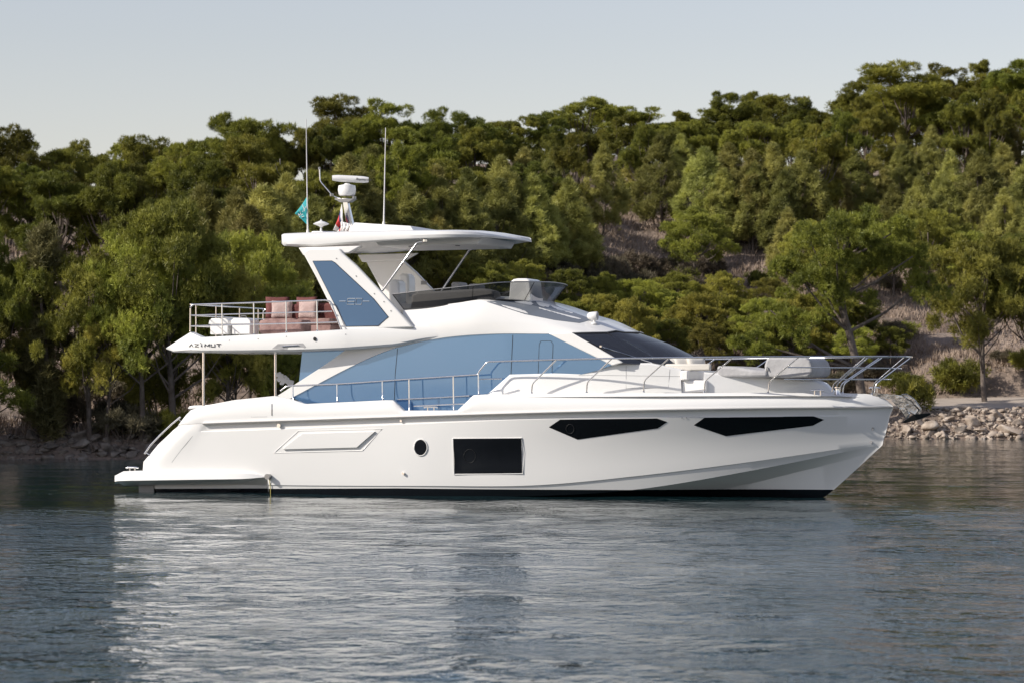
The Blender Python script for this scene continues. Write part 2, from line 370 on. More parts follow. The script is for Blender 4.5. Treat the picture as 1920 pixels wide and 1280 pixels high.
ring_w3 = [on(HB, x, y, .01) for x, y in ((849, 821), (978, 820), (980.5, 887), (852, 888.5), (849, 821))]
MB().tube(ring_w3, .012, 6).build('window_surround', M['whitematt'], hull, shade=60)
# moulded panel in the hull side: a raised rim with a raised field
def loop_on(pts, bvh=HB, off=.008, close=True, step=16):
    out = []; q = pts+[pts[0]] if close else pts
    for (ax, ay), (bx, by) in zip(q, q[1:]):
        k = max(1, int(math.hypot(bx-ax, by-ay)/step)); out += [on(bvh, ax+(bx-ax)*i/k, ay+(by-ay)*i/k, off) for i in range(k)]
    out.append(on(bvh, *q[-1], off)); return out
# stripes of the rub rail
rub = []
for i, u in enumerate(U):
    x, y, z = grid[0][i]
    px = 334+1341*u
    if px < 378: continue
    rub.append((x, y, z))
end = (rub[-1][0]+.03, 0, rub[-1][2])
def band(pts, dy0, dy1, z0, z1):
    rings = [[(x, y-dy0, z+z0), (x, y-dy1, z+z0+.008), (x, y-dy1, z+z1-.008), (x, y-dy0, z+z1)] for x, y, z in pts]
    return MB().rings(rings)
both(band(rub, -.03, .045, -.035, .03), 'rub_rail', M['white'], hull, shade=40)
a_, b_ = both(band(rub, .03, .062, -.022, .004), 'rub_strip', M['darksteel'], hull, shade=40)
# ---- aft bulwark and deck edge
TOPB = [(334, 796.2), (349, 777), (358, 768), (395, 757.5), (440, 749), (515, 741.5), (545, 748), (572, 756.5), (650, 753), (722, 749.5), (737, 749.5), (757, 769), (858, 768.5), (888, 740), (911, 738.5), (1100, 737), (1400, 735.5), (1560, 736), (1620, 738), (1650, 744), (1668, 754), (1675, 761)]
RAILP = ROWS[0][1]
cols = sorted(set([334, 337, 341, 345, 349, 352, 358, 365, 375, 385, 395, 410, 440, 480, 515, 530, 545, 572, 610, 650, 690, 722, 737, 747, 757]+list(range(770, 858, 20))+[858, 868, 878, 888, 900, 911]+list(range(930, 1560, 25))+list(range(1560, 1676, 8))+[1675]))
def inset(px): return .05 if px < 900 else .05+min(1, (px-900)/350)*.20
def ybt(px):
    c = corner((px-334)/1341., .04, .2) if px < 400 else 0
    return max(.02, (yb(px)-inset(px)-.0)+c) if px < 1600 else max(.02, (yb(px))*.72)
def ybb(px):
    c = corner((px-334)/1341.) if px < 380 else 0
    return max(.015, yb(px)+c-.004)
def bulw():
    m = MB(); rows = []
    for k in range(7):
        s = k/6; r = []
        for px in cols:
            b0 = smooth(RAILP, px)-.5; t0 = lerp(TOPB, px); py = b0+(t0-b0)*s
            bul = math.sin(s*math.pi)*.03*(1 if px < 1500 else .5)
            y = ybb(px)+(ybt(px)-ybb(px))*s**1.5+bul; r.append(P(px, py, -y))
        rows.append(r)
    inn = [(x, y+min(.13, abs(y)*.5), z) for x, y, z in rows[-1]]; rows.append(inn)
    dn = [(x, y*.97, z-(.45 if cols[i] < 1540 else .02)) for i, (x, y, z) in enumerate(inn)]; rows.append(dn)
    m.grid(rows); return m
bw = bulw(); BW = bw
bulwark, bulwark_far = both(bw, 'bulwark', M['white'], yacht, shade=35)
BWB = bvh_of(bulwark)
ALLB = bvh_of(hull, bulwark)
# deck plate under everything, a little below the bulwark tops
dk = MB(); rows = []
for px in frange(352, 1668, 60):
    x, y, z = P(px, smooth(RAILP, px)+1, -max(.02, yb(px)-.06)); z += .02
    if px > 900: z = P(px, lerp(TOPB, px)+6, -max(.02, yb(px)-.1))[2]
    rows.append([(x, y, z), (x, y*.5, z+.02), (x, 0, z+.03), (x, -y*.5, z+.02), (x, -y, z)])
dk.grid(rows); deck = dk.build('deck', M['white'], yacht, shade=30)
zdeck = P(700, 780, -2.2)[2]
# ---- trunk cabin of the foredeck
def ytr(px): return max(.10, min(1.90, yb(px)-.50))
TR = [(911, 741), (956, 701.5), (1085, 698), (1140, 680.5), (1219, 680), (1277, 692), (1278.5, 733), (1318, 733), (1320, 697), (1440, 706), (1530, 713), (1545, 719), (1563, 735)]
tc = sorted(set([911, 925, 940, 956, 985, 1020, 1050, 1085, 1112, 1140, 1180, 1219, 1250, 1277, 1278.5, 1298, 1318, 1320, 1360, 1400, 1440, 1480, 1510, 1530, 1545, 1556, 1563]))
rows = []
for px in tc:
    t0 = lerp(TR, px); y = ytr(px); a = P(px, 745, -y-.03); c = P(px, t0+3, -y); d = P(px, t0, -y+.04)
    x2, _, z2 = d
    r_ = [a, ((a[0]+c[0])/2, -y-.03, (a[2]+c[2])/2), c, d, (x2, -y*.6, z2+.015), (x2, 0, z2+.03)]
    rows.append(r_+[(x, -yy, z) for x, yy, z in r_[:-1]][::-1])
trunk = MB().rings(rows).build('trunk_cabin', M['white'], yacht, shade=28)
TB = bvh_of(trunk)
for pts in ([(1174, 685), (1174, 728), (1253, 726), (1256, 692)], [(1085, 703), (1140, 703), (1275, 705)]):
    MB().tube(loop_on(pts, TB, .001, False), .004, 5).build('side_line', M['grey'], trunk)  # hatch outline, and one thin grey line along the trunk side
# seat niche in the trunk
a0 = P(1279, 735, -1.5); a1 = P(1318, 735, -1.5)
nb = MB(); zt = P(1300, 712, -1.6)[2]
nb.box(a0[0]-.05, a1[0]+.05, -1.35, 1.35, a0[2], zt); nb.box(a0[0]-.05, a0[0]+.12, -1.45, 1.45, zt, P(1279, 694, -1.5)[2]); nb.build('bow_seat', M['whitematt'], yacht, bevel=.03)
# ---- saloon glass
GT = [(548, 744.5), (600, 717), (650, 691), (700, 667.5), (740, 652.5), (790, 640.5), (850, 631), (930, 626), (1030, 626), (1060, 638), (1090, 652.5), (1120, 668), (1148, 683)]
def gtop(px): return smooth(GT[:9], px) if px <= 1030 else lerp(GT, px)
def yg(px): return 1.84 if px < 950 else 1.84-.08*(px-950)/200
gc = sorted(set(frange(548.5, 1030, 50)+[1060, 1090, 1120, 1147]))
def gbot(px): return lerp([(548, 745), (575, 757), (590, 775), (905, 775), (935, 720), (1000, 704), (1100, 701), (1148, 684)], px)
gl, gl2 = both(wall(gc, gbot, gtop, yg, thick=.04), 'saloon_window', M['blue'], yacht, shade=30)
GB = bvh_of(gl)
both(MB().tube(loop_on([(745.5, 653), (741, 700), (739, 768)], GB, .004, False), .006, 5), 'glass_seam', M['rubber'], gl)
both(MB().tube(loop_on([(961.5, 628), (960, 660), (958, 703)], GB, .004, False), .006, 5), 'glass_seam', M['rubber'], gl)
hp = loop_on([(1009, 700), (1011, 646), (1014, 639), (1033, 639), (1037, 645), (1035, 700)], GB, .004, False)
MB().tube(hp, .005, 5).build('vent_window_frame', M['rubber'], gl)
# ---- side shell above the glass
def shell_row(pts, yy, px): return P(px, smooth(pts, px) if len(pts) > 2 else lerp(pts, px), -yy)
ylow = lambda px: yg(px)+.03
SW = [(519, 742), (565, 712), (600, 689.5), (625, 672.5), (650, 654), (690, 640), (760, 632)]
scol = sorted(set(frange(519.5, 548, 4)+frange(548, 760, 30)))
sw_bot = lambda px: lerp([(519, 743), (548, 752)], px) if px < 548 else gtop(px)-.2
both(wall(scol, sw_bot, lambda px: lerp(SW, px), lambda p: ylow(p), lambda p: ylow(p), thick=.09), 'buttress', M['white'], yacht, shade=30)
# big flowing side: rows from the glass line up to the flybridge coaming
ra = [(740, 652), (790, 640), (850, 630.6), (930, 625.6), (1030, 625.6), (1072, 624.5)]
rb = [(745, 632), (800, 622), (870, 612), (950, 606), (1030, 612), (1088, 623.8)]
rc = [(752, 606), (800, 597), (870, 586), (950, 588), (1020, 602), (1108, 623.4)]
rd = [(757, 580), (800, 576), (860, 568), (905, 563), (960, 578), (1000, 591), (1060, 603), (1137, 623)]
def lrow(pts, y0, y1, N=46, smf=smooth):
    out = []
    for i in range(N):
        u = i/(N-1); px = pts[0][0]+(pts[-1][0]-pts[0][0])*u; y = y0+(y1-y0)*max(0, (u-.4)/.6)**1.4
        out.append(P(px, smf(pts, px), -y))
    return out
sh = MB(); rws = [lrow(ra, 1.88, 1.79), lrow(rb, 1.92, 1.70), lrow(rc, 1.88, 1.54), lrow(rd, 1.78, 1.28)]
sh.grid(rws); side_shell, _ = both(sh, 'cabin_side', M['white'], yacht, shade=50)
# roof between the two side shells, forward of the flybridge
re_ = [(940, 556), (985, 560), (1030, 571), (1080, 588), (1120, 600), (1170, 623)]
rf = [(975, 556), (1010, 561), (1045, 572), (1110, 596.5), (1150, 609), (1196, 623)]
r0_ = [p for p in rws[3][int(46*.36):]]
N2 = len(r0_)
ro = MB(); rr_ = [r0_, lrow(re_, .85, .8, N2), lrow(rf, .02, .02, N2)]
mid = [((a[0]+b_[0])/2, (a[1]+b_[1])/2, (a[2]+b_[2])/2+.035) for a, b_ in zip(rr_[0], rr_[1])]
rr_.insert(1, mid)
ro.grid(rr_+[[(x, -y, z) for x, y, z in r] for r in rr_[::-1]]); roof = ro.build('cabin_roof', M['white'], yacht, shade=60)
RB = bvh_of(roof, side_shell)
M['roofgrey'] = mat('grey gloss roof', (.16, .18, .21), .07)
patch(RB, [(912, 566), (960, 562), (1012, 565.5), (1045, 575.5), (1112, 599.5), (1086, 606), (1040, 600.5), (985, 589.5)], .006, .02, 8, 3).build('roof_panel', M['roofgrey'], roof, shade=60)  # grey glossy patch over part of the white roof
# pillar beside the windshield
pm = MB()
pil_o = [(1028, 625.6), (1072, 624), (1166, 678), (1148, 684.5)]
q = [P(1028, 625.6, -1.845), P(1072, 624, -1.81), P(1168, 679, -1.83), P(1148, 685, -1.80)]
pm.add(q+[(x, y+.1, z) for x, y, z in q], [(0, 1, 2, 3), (7, 6, 5, 4), (0, 4, 5, 1), (1, 5, 6, 2), (2, 6, 7, 3), (3, 7, 4, 0)])
both(pm, 'windshield_pillar', M['white'], yacht, bevel=.02)
# ---- windshield
tp = [(x+.005, y, z-.012) for x, y, z in [rws[0][-1], rws[1][-1], rws[2][-1], rws[3][-1], mid[-1], rr_[2][-1], rr_[3][-1]]]
bt = [P(1164, 679, -1.80), P(1182, 681.5, -1.72), P(1203, 683, -1.55), P(1232, 683, -1.3), P(1262, 681, -.95), P(1284, 677.5, -.6), P(1306, 671, 0)]
def mirr(l): return [(x, -y, z) for x, y, z in l[:-1]][::-1]
def lin(a, b_, s): return tuple(a[i]+(b_[i]-a[i])*s for i in range(3))
TPF, BTF = tp+mirr(tp), bt+mirr(bt)
ws = MB().grid([[ (p[0]+math.sin(s*math.pi)*.05, p[1], p[2]+math.sin(s*math.pi)*.03) for p in [lin(a, b_, s) for a, b_ in zip(TPF, BTF)]] for s in (0, .25, .5, .75, 1)])
windshield = ws.build('windshield', M['shield'], yacht, shade=60)
for i in (3, len(TPF)-4):
    k = lin(TPF[i], BTF[i], 0); k2 = BTF[i]
    MB().tube([(p[0]-.01, p[1], p[2]+.0) for p in [lin(TPF[i], BTF[i], s) for s in (0, .3, .6, 1)]], .022, 6).build('mullion', M['rubber'], windshield)
MB().tube([(x+.01, y, z+.015) for x, y, z in TPF], .014, 6).build('top_trim', M['grey'], windshield, shade=60)
# dashboard and dark lining behind the glass
db = MB(); db.add([(x-.25, y*.93, z-.03) for x, y, z in BTF]+[(tp[0][0]-.6, y*.93, z-.03) for x, y, z in BTF],
   [(i, i+1, i+1+len(BTF), i+len(BTF)) for i in range(len(BTF)-1)]); db.build('dashboard', M['midgrey'], yacht)
lz = zdeck; bx = P(1000, 700, 0)[0]
MB().box(bx-.05, bx, -1.8, 1.8, lz, P(960, 640, 0)[2]).build('saloon_bulkhead', M['midgrey'], yacht)
for (p0, p1) in (((1126, 651), (1222, 682)),):
    a = on(bvh_of(windshield), *p0, .04); b2 = on(bvh_of(windshield), *p1, .04)
    wp = MB(); wp.tube([a, b2], .011, 6); wp.lathe(tuple(a), [(.0, -.02), (.03, -.02), (.03, .02), (0, .02)], 10); wp.build('wiper', M['steel'], windshield, shade=50)
for k, (p0, p1) in enumerate((((1225, 642), (1300, 670)), ((1245, 650), (1318, 672)))):
    a = P(*p0, .15+.6*k*0+.0); b2 = P(*p1, .05)
    wp = MB(); wp.tube([(a[0], a[1]+.2*k, a[2]), (b2[0], b2[1]+.2*k, b2[2])], .016, 6); wp.build('wiper', M['rubber'], windshield)
# ---- aft saloon window and bulkhead
aw = [(567, 656), (648, 654), (648, 660), (561, 722), (561, 745)]
ay = 1.80
outl = [P(px, py, -ay) for px, py in ((567, 655), (650, 653), (628, 676), (560, 722))]
m_ = MB(); n_ = len(outl); m_.add(outl+[(x, y+.03, z) for x, y, z in outl], [tuple(range(n_)), tuple(range(n_, 2*n_))[::-1]]+[(i, (i+1) % n_, (i+1) % n_+n_, i+n_) for i in range(n_)])
both(m_, 'aft_window', M['blue'], yacht)
bx = P(563, 700, -1.9)[0]
MB().box(bx+.25, bx+.3, -1.74, 1.74, zdeck, P(565, 658, -1.9)[2]).build('saloon_door', M['blue'], yacht)
# ---- flybridge deck with its overhang
OT = [(311.5, 652), (330, 640), (357, 622.5), (378, 632), (500, 626), (640, 618), (770, 611.5), (870, 606)]
OTi = [(311.5, 653), (330, 645), (378, 634), (500, 628), (640, 619.5), (770, 613), (870, 608)]
OB = [(311.5, 654), (325, 660), (450, 660), (565, 659), (640, 656), (740, 648.5), (790, 637.5), (870, 627)]
def yo(px): return 2.34 if px < 540 else 2.34-.10*(px-540)/100 if px < 640 else 2.24-.43*((px-640)/230)**.9
rings = []
ocols = [311.5, 318, 325, 335, 345, 352, 357, 362, 370, 378]+list(range(400, 640, 30))+list(range(640, 871, 12))
for px in ocols:
    y = yo(px)-(.25*(1-(px-311)/60) if px < 371 else 0); t = lerp(OT, px); b_ = lerp(OB, px); ti = lerp(OTi, px)
    A = P(px, b_, -y+.06); B = P(px, b_-(b_-t)*.12, -y); C = P(px, t+(b_-t)*.35, -y-.02); D = P(px, t+1, -y+.02); E = P(px, t, -y+.06)
    Fz = P(px, ti, -y+.06)[2]; rl = [A, B, C, D, E, (E[0], -y+.30, E[2]), (E[0], -y+.36, Fz)]
    rings.append([(A[0], -.0, A[2])]+rl+[(x, -yy, z) for x, yy, z in rl][::-1])
fly = MB().rings(rings).build('flybridge_deck', M['white'], yacht, shade=32)
FB = bvh_of(fly)
zfly = P(500, 628, -1.9)[2]
# recess with little hinged light, drain and lamp on the overhang side
ro_ = patch(FB, [(510, 653.5), (521, 644.5), (568, 643), (574, 650), (571, 657)], .004, .02, nv=2).build('step_recess', M['greyfab'], fly)
MB().tube(loop_on([(529, 649), (560, 647)], FB, .02, False), .009, 5).build('recess_handle', M['steel'], fly)
disc_on(590.5, 635.5, 3, 3.3, M['rubber'], 'courtesy_lamp', fly, .02, FB, 14)
for px, py in ((376, 643), (430, 638), (484, 635), (537, 631), (648, 627)): disc_on(px, py, 1, 1.1, M['grey'], 'stud', fly, .008, FB, 8)
def strokes(bvh, letters, x0, y0, sx, sy, slope, r, m, parent, adv, name='lettering', off=.01):
    mb = MB()
    for k, L in enumerate(letters):
        for st in L:
            mb.tube([on(bvh, x0+k*adv+a*sx, y0+(k*adv+a*sx)*slope-b_*sy, off) for a, b_ in st], r, 5)
    return mb.build(name, m, parent)
AZ = [[[(0, 0), (.62, 1), (1.0, 0)]], [[(0, 1), (1, 1), (.0, 0), (1, 0)]], [[(.35, 0), (.35, .75)], [(.35, .98), (.36, 1.15)]],
      [[(-.3, 0), (-.12, 1), (.42, .25), (1.0, 1), (1.0, 0)]], [[(0, 1), (0, 0), (1, 0), (1, 1)]], [[(0, 1), (1.15, 1)], [(.58, 1), (.58, 0)]]]
strokes(FB, AZ, 355, 649.8, 7.0, 5.0, -.005, .0085, M['letter'], fly, 10.2, 'lettering')
# underside box and poles
for s in (-1, 1):
    a = P(381.5, 660, -2.15); zb = P(383.5, 762, -2.15)[2]
    MB().tube([(a[0], s*2.15, a[2]), (a[0], s*2.15, zb-.2)], .032, 10).build('deck_pole', M['steel'], yacht, shade=60)
# ---- radar arch legs with blue panels
LEG = [(567, 474), (578, 466), (636, 466), (641, 474), (668, 498), (715, 548), (742, 578), (774, 614), (642, 619), (617, 570), (592, 520)]
LP = [P(px, py, -2.06) for px, py in LEG]
lm = MB(); lm.prism([(x, z) for x, y, z in LP], -2.06, -1.93)
leg1, leg2 = both(lm, 'arch_leg', M['white'], yacht, bevel=.035, seg=3)
PAN = [(586.5, 490), (622, 489.5), (628, 493), (700, 560), (728, 594.5), (709, 611), (649, 612), (622, 560)]
PP = [P(px, py, -2.068) for px, py in PAN]
for s, lg in ((1, leg1), (-1, leg2)):
    pm = MB().prism([(x, z) for x, y, z in PP], s*-2.072, s*-2.05); pn = pm.build('arch_panel', M['bluepanel'], yacht, bevel=.006)
    MB().tube([(x, s*-2.066, z) for x, y, z in PP+[PP[0]]], .009, 5).build('panel_seal', M['rubber'], pn)
    if s == 1:
        def q(px, py): return P(px, py, -2.076)
        tx = MB()
        for st in ([(636, 565), (648, 565)], [(666.5, 560), (652, 560), (650.5, 571), (664, 571), (664.7, 565.5), (651.5, 565.5)], [(668, 560), (679, 560), (677.5, 571), (667, 571), (668, 560)], [(680, 565), (692.5, 565)]):
            tx.tube([q(*p) for p in st], .0075, 5)
        tx.build('lettering', M['silver'], pn)
for s, lg in ((1, leg1), (-1, leg2)):
    for px, py in ((631, 485), (668, 518), (702, 551), (720, 566), (733, 583)):
        a = P(px, py, -2.06); MB().lathe((a[0], s*-2.064, a[2]), [(0, -.008), (.014, -.008), (.014, .008), (0, .008)], 8, 'y').build('stud', M['grey'], lg)
sp = P(930, 0, 0)
vp = [P(x, y, 1.91) for x, y in ((790, 527), (800, 527), (800, 534), (790, 534))]
MB().prism([(x, z) for x, y, z in vp], 1.88, 1.93).build('speaker_grille', M['grey'], leg2)
# ---- hardtop
HTt = [(528, 441), (531, 438.5), (560, 437), (640, 434.5), (740, 432.5), (840, 432), (890, 434), (920, 438), (960, 445), (990, 450), (995, 452)]
HTb = [(528, 457), (532, 461.5), (590, 463), (640, 459), (700, 454), (780, 449.5), (830, 447.5), (880, 446.5), (920, 447), (960, 450), (990, 453.5), (995, 454)]
hcols = [528, 529.5, 533, 540, 560]+list(range(590, 860, 25))+list(range(860, 990, 10))+[985, 990, 994, 995]
hcols = sorted(set(hcols)); rings = []
def yh(px):
    if px < 545: return 2.0-.18*(1-math.sqrt(max(0, 1-((545-px)/17)**2)))
    if px > 815: return max(.04, 2.0*(1-((px-815)/180.5)**1.8))
    return 2.0
for px in hcols:
    y = yh(px); t = lerp(HTt, px); b_ = lerp(HTb, px); e = min(1, y/.4)
    A = P(px, b_, -y+.1*e); B = P(px, b_-(b_-t)*.15, -y+.02*e); C = P(px, (t+b_)/2, -y); D = P(px, t+(b_-t)*.12, -y+.03*e); E = P(px, t, -y+.12*e)
    up = .10*min(1, (px-528)/60, (995-px)/60) if 528 < px < 995 else 0
    half = [(A[0], -y*.55, A[2]+up*.9), (A[0], -y*.80, A[2]+up*.7), A, B, C, D, E, (E[0], -y*.6, E[2]+.04)]
    rings.append([(A[0], 0, A[2]+up)]+half+[(E[0], 0, E[2]+.06)]+[(x, -yy, z) for x, yy, z in half[::-1]])
hardtop = MB().rings(rings).build('hardtop', M['white'], yacht, shade=35)
# legs' neck under the hardtop, underside tray, downlights, housing on top
cx0 = P(650, 470, -1.6)[0]; cz = P(650, 462, -1.9)[2]
x0_, x1_ = P(560, 468, -1.95)[0], P(650, 468, -1.95)[0]
HBK = MB().prism([(x0_, cz-.02), (x1_+.35, cz-.0), (x1_+.05, cz-.16), (x0_+.12, cz-.2)], -1.97, -1.80)
both(HBK, 'hardtop_bracket', M['whitematt'], hardtop, bevel=.02)
tz = P(820, 456, -1.2); tx0, tx1 = P(700, 456, -1.2)[0], P(905, 456, -1.2)[0]
MB().prism([(tx0, tz[2]+.12), (tx1, tz[2]+.12), (tx1-.1, tz[2]-.04), (tx0+.15, tz[2]-.05)], -1.25, 1.25).build('headliner', M['whitematt'], hardtop, bevel=.02)
for px, py, y in ((858, 460, -.9), (770, 461, -.9), (770, 462, .9)):
    a = P(px, py, y); MB().lathe((a[0], y, tz[2]-.05), [(0, -.012), (.05, -.012), (.06, .01), (0, .01)], 14).build('downlight', M['grey'], hardtop)
hs_ = [P(px, py, -.9) for px, py in ((652, 437), (664, 417.5), (700, 420), (770, 424), (778, 436))]
MB().prism([(x, z) for x, y, z in hs_], -.9, .9).build('sunroof_housing', M['white'], hardtop, bevel=.02)
pd = [P(px, py, -1.1) for px, py in ((580, 438), (586, 433.5), (625, 434), (630, 437))]
MB().prism([(x, z) for x, y, z in pd], -1.1, -.6).build('antenna_plinth', M['white'], hardtop, bevel=.02)
# struts
for s in (-1, 1):
    a = P(797, 452, -1.85); b_ = P(717, 546, -1.9); c = P(782, 453, -1.85)
    mb = MB(); mb.tube([(a[0], s*1.85, a[2]), (c[0], s*1.85, c[2]-.03), (b_[0], s*1.92, b_[2])], .024, 10); mb.lathe((a[0], s*1.85, a[2]), [(0, -.02), (.06, -.02), (.06, .03), (0, .03)], 12)
    mb.build('hardtop_strut', M['steel'], yacht, shade=60)
# ---- flybridge windscreen
tw = [(736, 552, 1.84), (800, 544.5, 1.86), (870, 537, 1.86), (935, 530, 1.8), (985, 528.5, 1.55), (1007, 528.5, 1.15), (1026, 529.2, .6), (1040, 530, 0)]
bwm = [(757, 580, 1.80), (810, 575.5, 1.80), (870, 568.5, 1.74), (930, 562.5, 1.62), (965, 563.5, 1.35), (988, 565, .98), (1005, 567, .5), (1016, 569, 0)]
T = [P(a, b_, -y) for a, b_, y in tw]; B = [P(a, b_, -y) for a, b_, y in bwm]
def dens(pts, k=4):
    out = []
    X = [(i, p[0]) for i, p in enumerate(pts)]; Y = [(i, p[1]) for i, p in enumerate(pts)]; Z = [(i, p[2]) for i, p in enumerate(pts)]
    for i in range((len(pts)-1)*k+1): t = i/k; out.append((smooth(X, t), smooth(Y, t), smooth(Z, t)))
    return out
T, B = dens(T), dens(B); TF, BF = T+mirr(T), B+mirr(B)
fw = MB().grid([[lin(a, b_, s) for a, b_ in zip(TF, BF)] for s in (0, .33, .66, 1)])
flyscreen = fw.build('flybridge_windscreen', M['smoke'], yacht, shade=80)
MB().tube(TF, .014, 6).build('top_rail', M['darksteel'], flyscreen, shade=80)
MB().tube(BF, .012, 6).build('base_seal', M['rubber'], flyscreen, shade=80)
MB().tube([TF[0], BF[0]], .012, 6).build('end_seal', M['rubber'], flyscreen)
for i in (9, 19, len(TF)-20, len(TF)-10): MB().tube([TF[i], BF[i]], .008, 6).build('pane_joint', M['rubber'], flyscreen)
# coaming rim inside the screen closing down to the flybridge floor
cr = MB().grid([BF, [(x, y*.9, z-.02) for x, y, z in BF], [(x-.05, y*.88, z-.5) for x, y, z in BF]]).build('coaming', M['whitematt'], yacht, shade=60)
# helm, seats and settee on the flybridge
zf = P(800, 600, -1.7)[2]
a = P(955, 560, -.9); b_ = P(1015, 560, -.9); tpz = P(985, 523, -.9)[2]
hc = [P(x, y, -1.15) for x, y in ((948, 600), (954, 528), (960, 523.5), (968, 522), (984, 522), (990, 525), (994, 560), (990, 600))]
MB().prism([(x, z) for x, y, z in hc], -1.05, -.15).build('helm_console', M['white'], yacht, bevel=.03)
st = [P(x, y, -1.6) for x, y in ((768, 600), (772, 552), (785, 548), (905, 541), (925, 546), (930, 600))]
MB().prism([(x, z) for x, y, z in st], -1.62, -1.05).build('side_settee', M['midgrey'], yacht, bevel=.05)
def helm_seat(px0, px1, ptop, y):
    x0 = P(px0, 540, y)[0]; x1 = P(px1, 540, y)[0]; zt = P(px0, ptop, y)[2]; w_ = .5
    mb = MB(); mb.prism([(x0+.04, zt-1.0), (x0, zt-.08), (x0+.05, zt), (x0+.2, zt), (x0+.26, zt-.08), (x0+.28, zt-.55), (x1+.35, zt-.58), (x1+.35, zt-.72), (x0+.3, zt-.75), (x0+.3, zt-1.0)], y-w_/2, y+w_/2)
    return mb.build('helm_seat', M['white'], yacht, bevel=.05, seg=3)
helm_seat(735, 752, 525, -.35); helm_seat(753, 776, 514, .55)
a = P(850, 530, .9); b2 = P(900, 545, .9)
for k, (p0, p1, y) in enumerate((((853, 530), (870, 545), 1.3), ((885, 533), (903, 545), 1.3))):
    A = P(*p0, y); Bq = P(*p1, y); MB().box(A[0], Bq[0], y-.3, y+.3, zf, A[2]).build('helm_seat', M['greyfab'], yacht, bevel=.05)
# ---- searchlight
c = on(RB, 1114, 606, 0)
mb = MB(); mb.lathe((c[0]-.0, c[1], c[2]-.02), [(0, 0), (.08, 0), (.07, .03), (.03, .05), (.03, .09), (0, .09)], 16); sl_ = mb.build('searchlight', M['white'], yacht, shade=50)
c2 = (c[0], c[1], c[2]+.16)
lm_ = MB().lathe((c2[0]-.17, c2[1], c2[2]), [(0, 0), (.05, .015), (.085, .06), (.095, .14), (.1, .24), (.09, .25)], 20, 'x'); lm_.build('lamp_housing', M['white'], sl_, shade=60)
MB().lathe((c2[0]+.075, c2[1], c2[2]), [(0, 0), (.088, 0), (.088, .008), (0, .012)], 20, 'x').build('lens', M['greyfab'], sl_)

# ---- swim platform
PT = [(215, 891), (232, 882.5), (270, 882), (401, 880), (471, 883), (497, 890.5), (503, 893)]
PB = [(215, 902), (223, 900.5), (385, 898), (460, 897), (497, 893.5), (503, 893.6)]
rings = []
for px in [215, 217, 222, 232, 245, 262, 290, 320, 350, 385, 420, 450, 471, 485, 497, 503]:
    y = 2.52-(.2*max(0, (px-440)/63)**2)-(.3*(1-(px-215)/17)**2 if px < 232 else 0); t, b_ = lerp(PT, px), lerp(PB, px)
    A = P(px, t, -y+.12); B = P(px, t+(b_-t)*.35, -y+.02); C = P(px, b_, -y); D = P(px, b_+(9 if px > 222 else 4)*(1 if px < 440 else (503-px)/63), -y+.36)
    h_ = [A, B, C, D]; rings.append([(A[0], 0, A[2])]+h_+[(D[0], 0, D[2])]+[(x, -yy, z) for x, yy, z in h_[::-1]])
plat = MB().rings(rings).build('swim_platform', M['white'], yacht, shade=32)
def cleat(px, py, y, parent, w=.3, h=.09, m='steel', name='cleat'):
    a = P(px, py, y); mb = MB(); x, y_, z = a
    mb.tube([(x-w/2, y_, z+h-.01), (x-w/3, y_, z+h+.005), (x+w/3, y_, z+h+.005), (x+w/2, y_, z+h-.01)], .02, 8)
    for s in (-1, 1): mb.tube([(x+s*w*.22, y_, z-.03), (x+s*w*.22, y_, z+h)], .016, 8)
    return mb.build(name, M[m], parent, shade=60)
cleat(248, 883, -2.2, plat)
# bracket beneath the platform
a = P(262, 910, -1.9); b_ = P(290, 921, -1.9)
MB().box(a[0], b_[0], -1.95, 1.95, b_[2]-.1, a[2]+.05).build('platform_bracket', M['grey'], plat)
# stern handrail curve
c_ = [P(x, y, -2.22) for x, y in ((271, 850), (282, 834), (300, 815), (320, 796), (338, 781))]
mb = MB(); mb.tube(c_, .02, 8)
for (x, y), (x2, y2) in (((273, 848), (281, 852)), ((334, 785), (341, 790))): mb.tube([P(x, y, -2.22), P(x2, y2, -2.22)], .012, 6)
mb.build('stern_handrail', M['steel'], yacht, shade=60)
# aft seat top at the transom, with posts
ac = [P(x, y, -1.7) for x, y in ((351, 766), (354, 761), (362, 759.5), (408, 757.5), (410, 766))]
at_ = MB().prism([(x, z) for x, y, z in ac], -1.7, 1.7).build('transom_seat', M['white'], yacht, bevel=.025, seg=3)
for px in (357, 363, 369):
    a = P(px, 764, -1.6); MB().tube([(a[0], -1.6, a[2]), (a[0], -1.6, a[2]-.2)], .016, 6).build('seat_post', M['darksteel'], at_)
# joint lines and locker door in the stern quarter
MB().tube(loop_on([(382, 797), (360, 818), (340, 842), (322, 866)], ALLB, .0, False), .0035, 5).build('hull_seam', M['grey'], hull)
BWL = loop_on([(471, 752), (471, 781), (501, 780.5)], BWB, .0, False); MB().tube(BWL, .0035, 5).build('locker_seam', M['grey'], bulwark)
patch(BWB, [(508.5, 757), (511, 756.5), (511, 778), (508.5, 778)], .01, .02, nv=2).build('locker_hinge', M['darksteel'], bulwark)
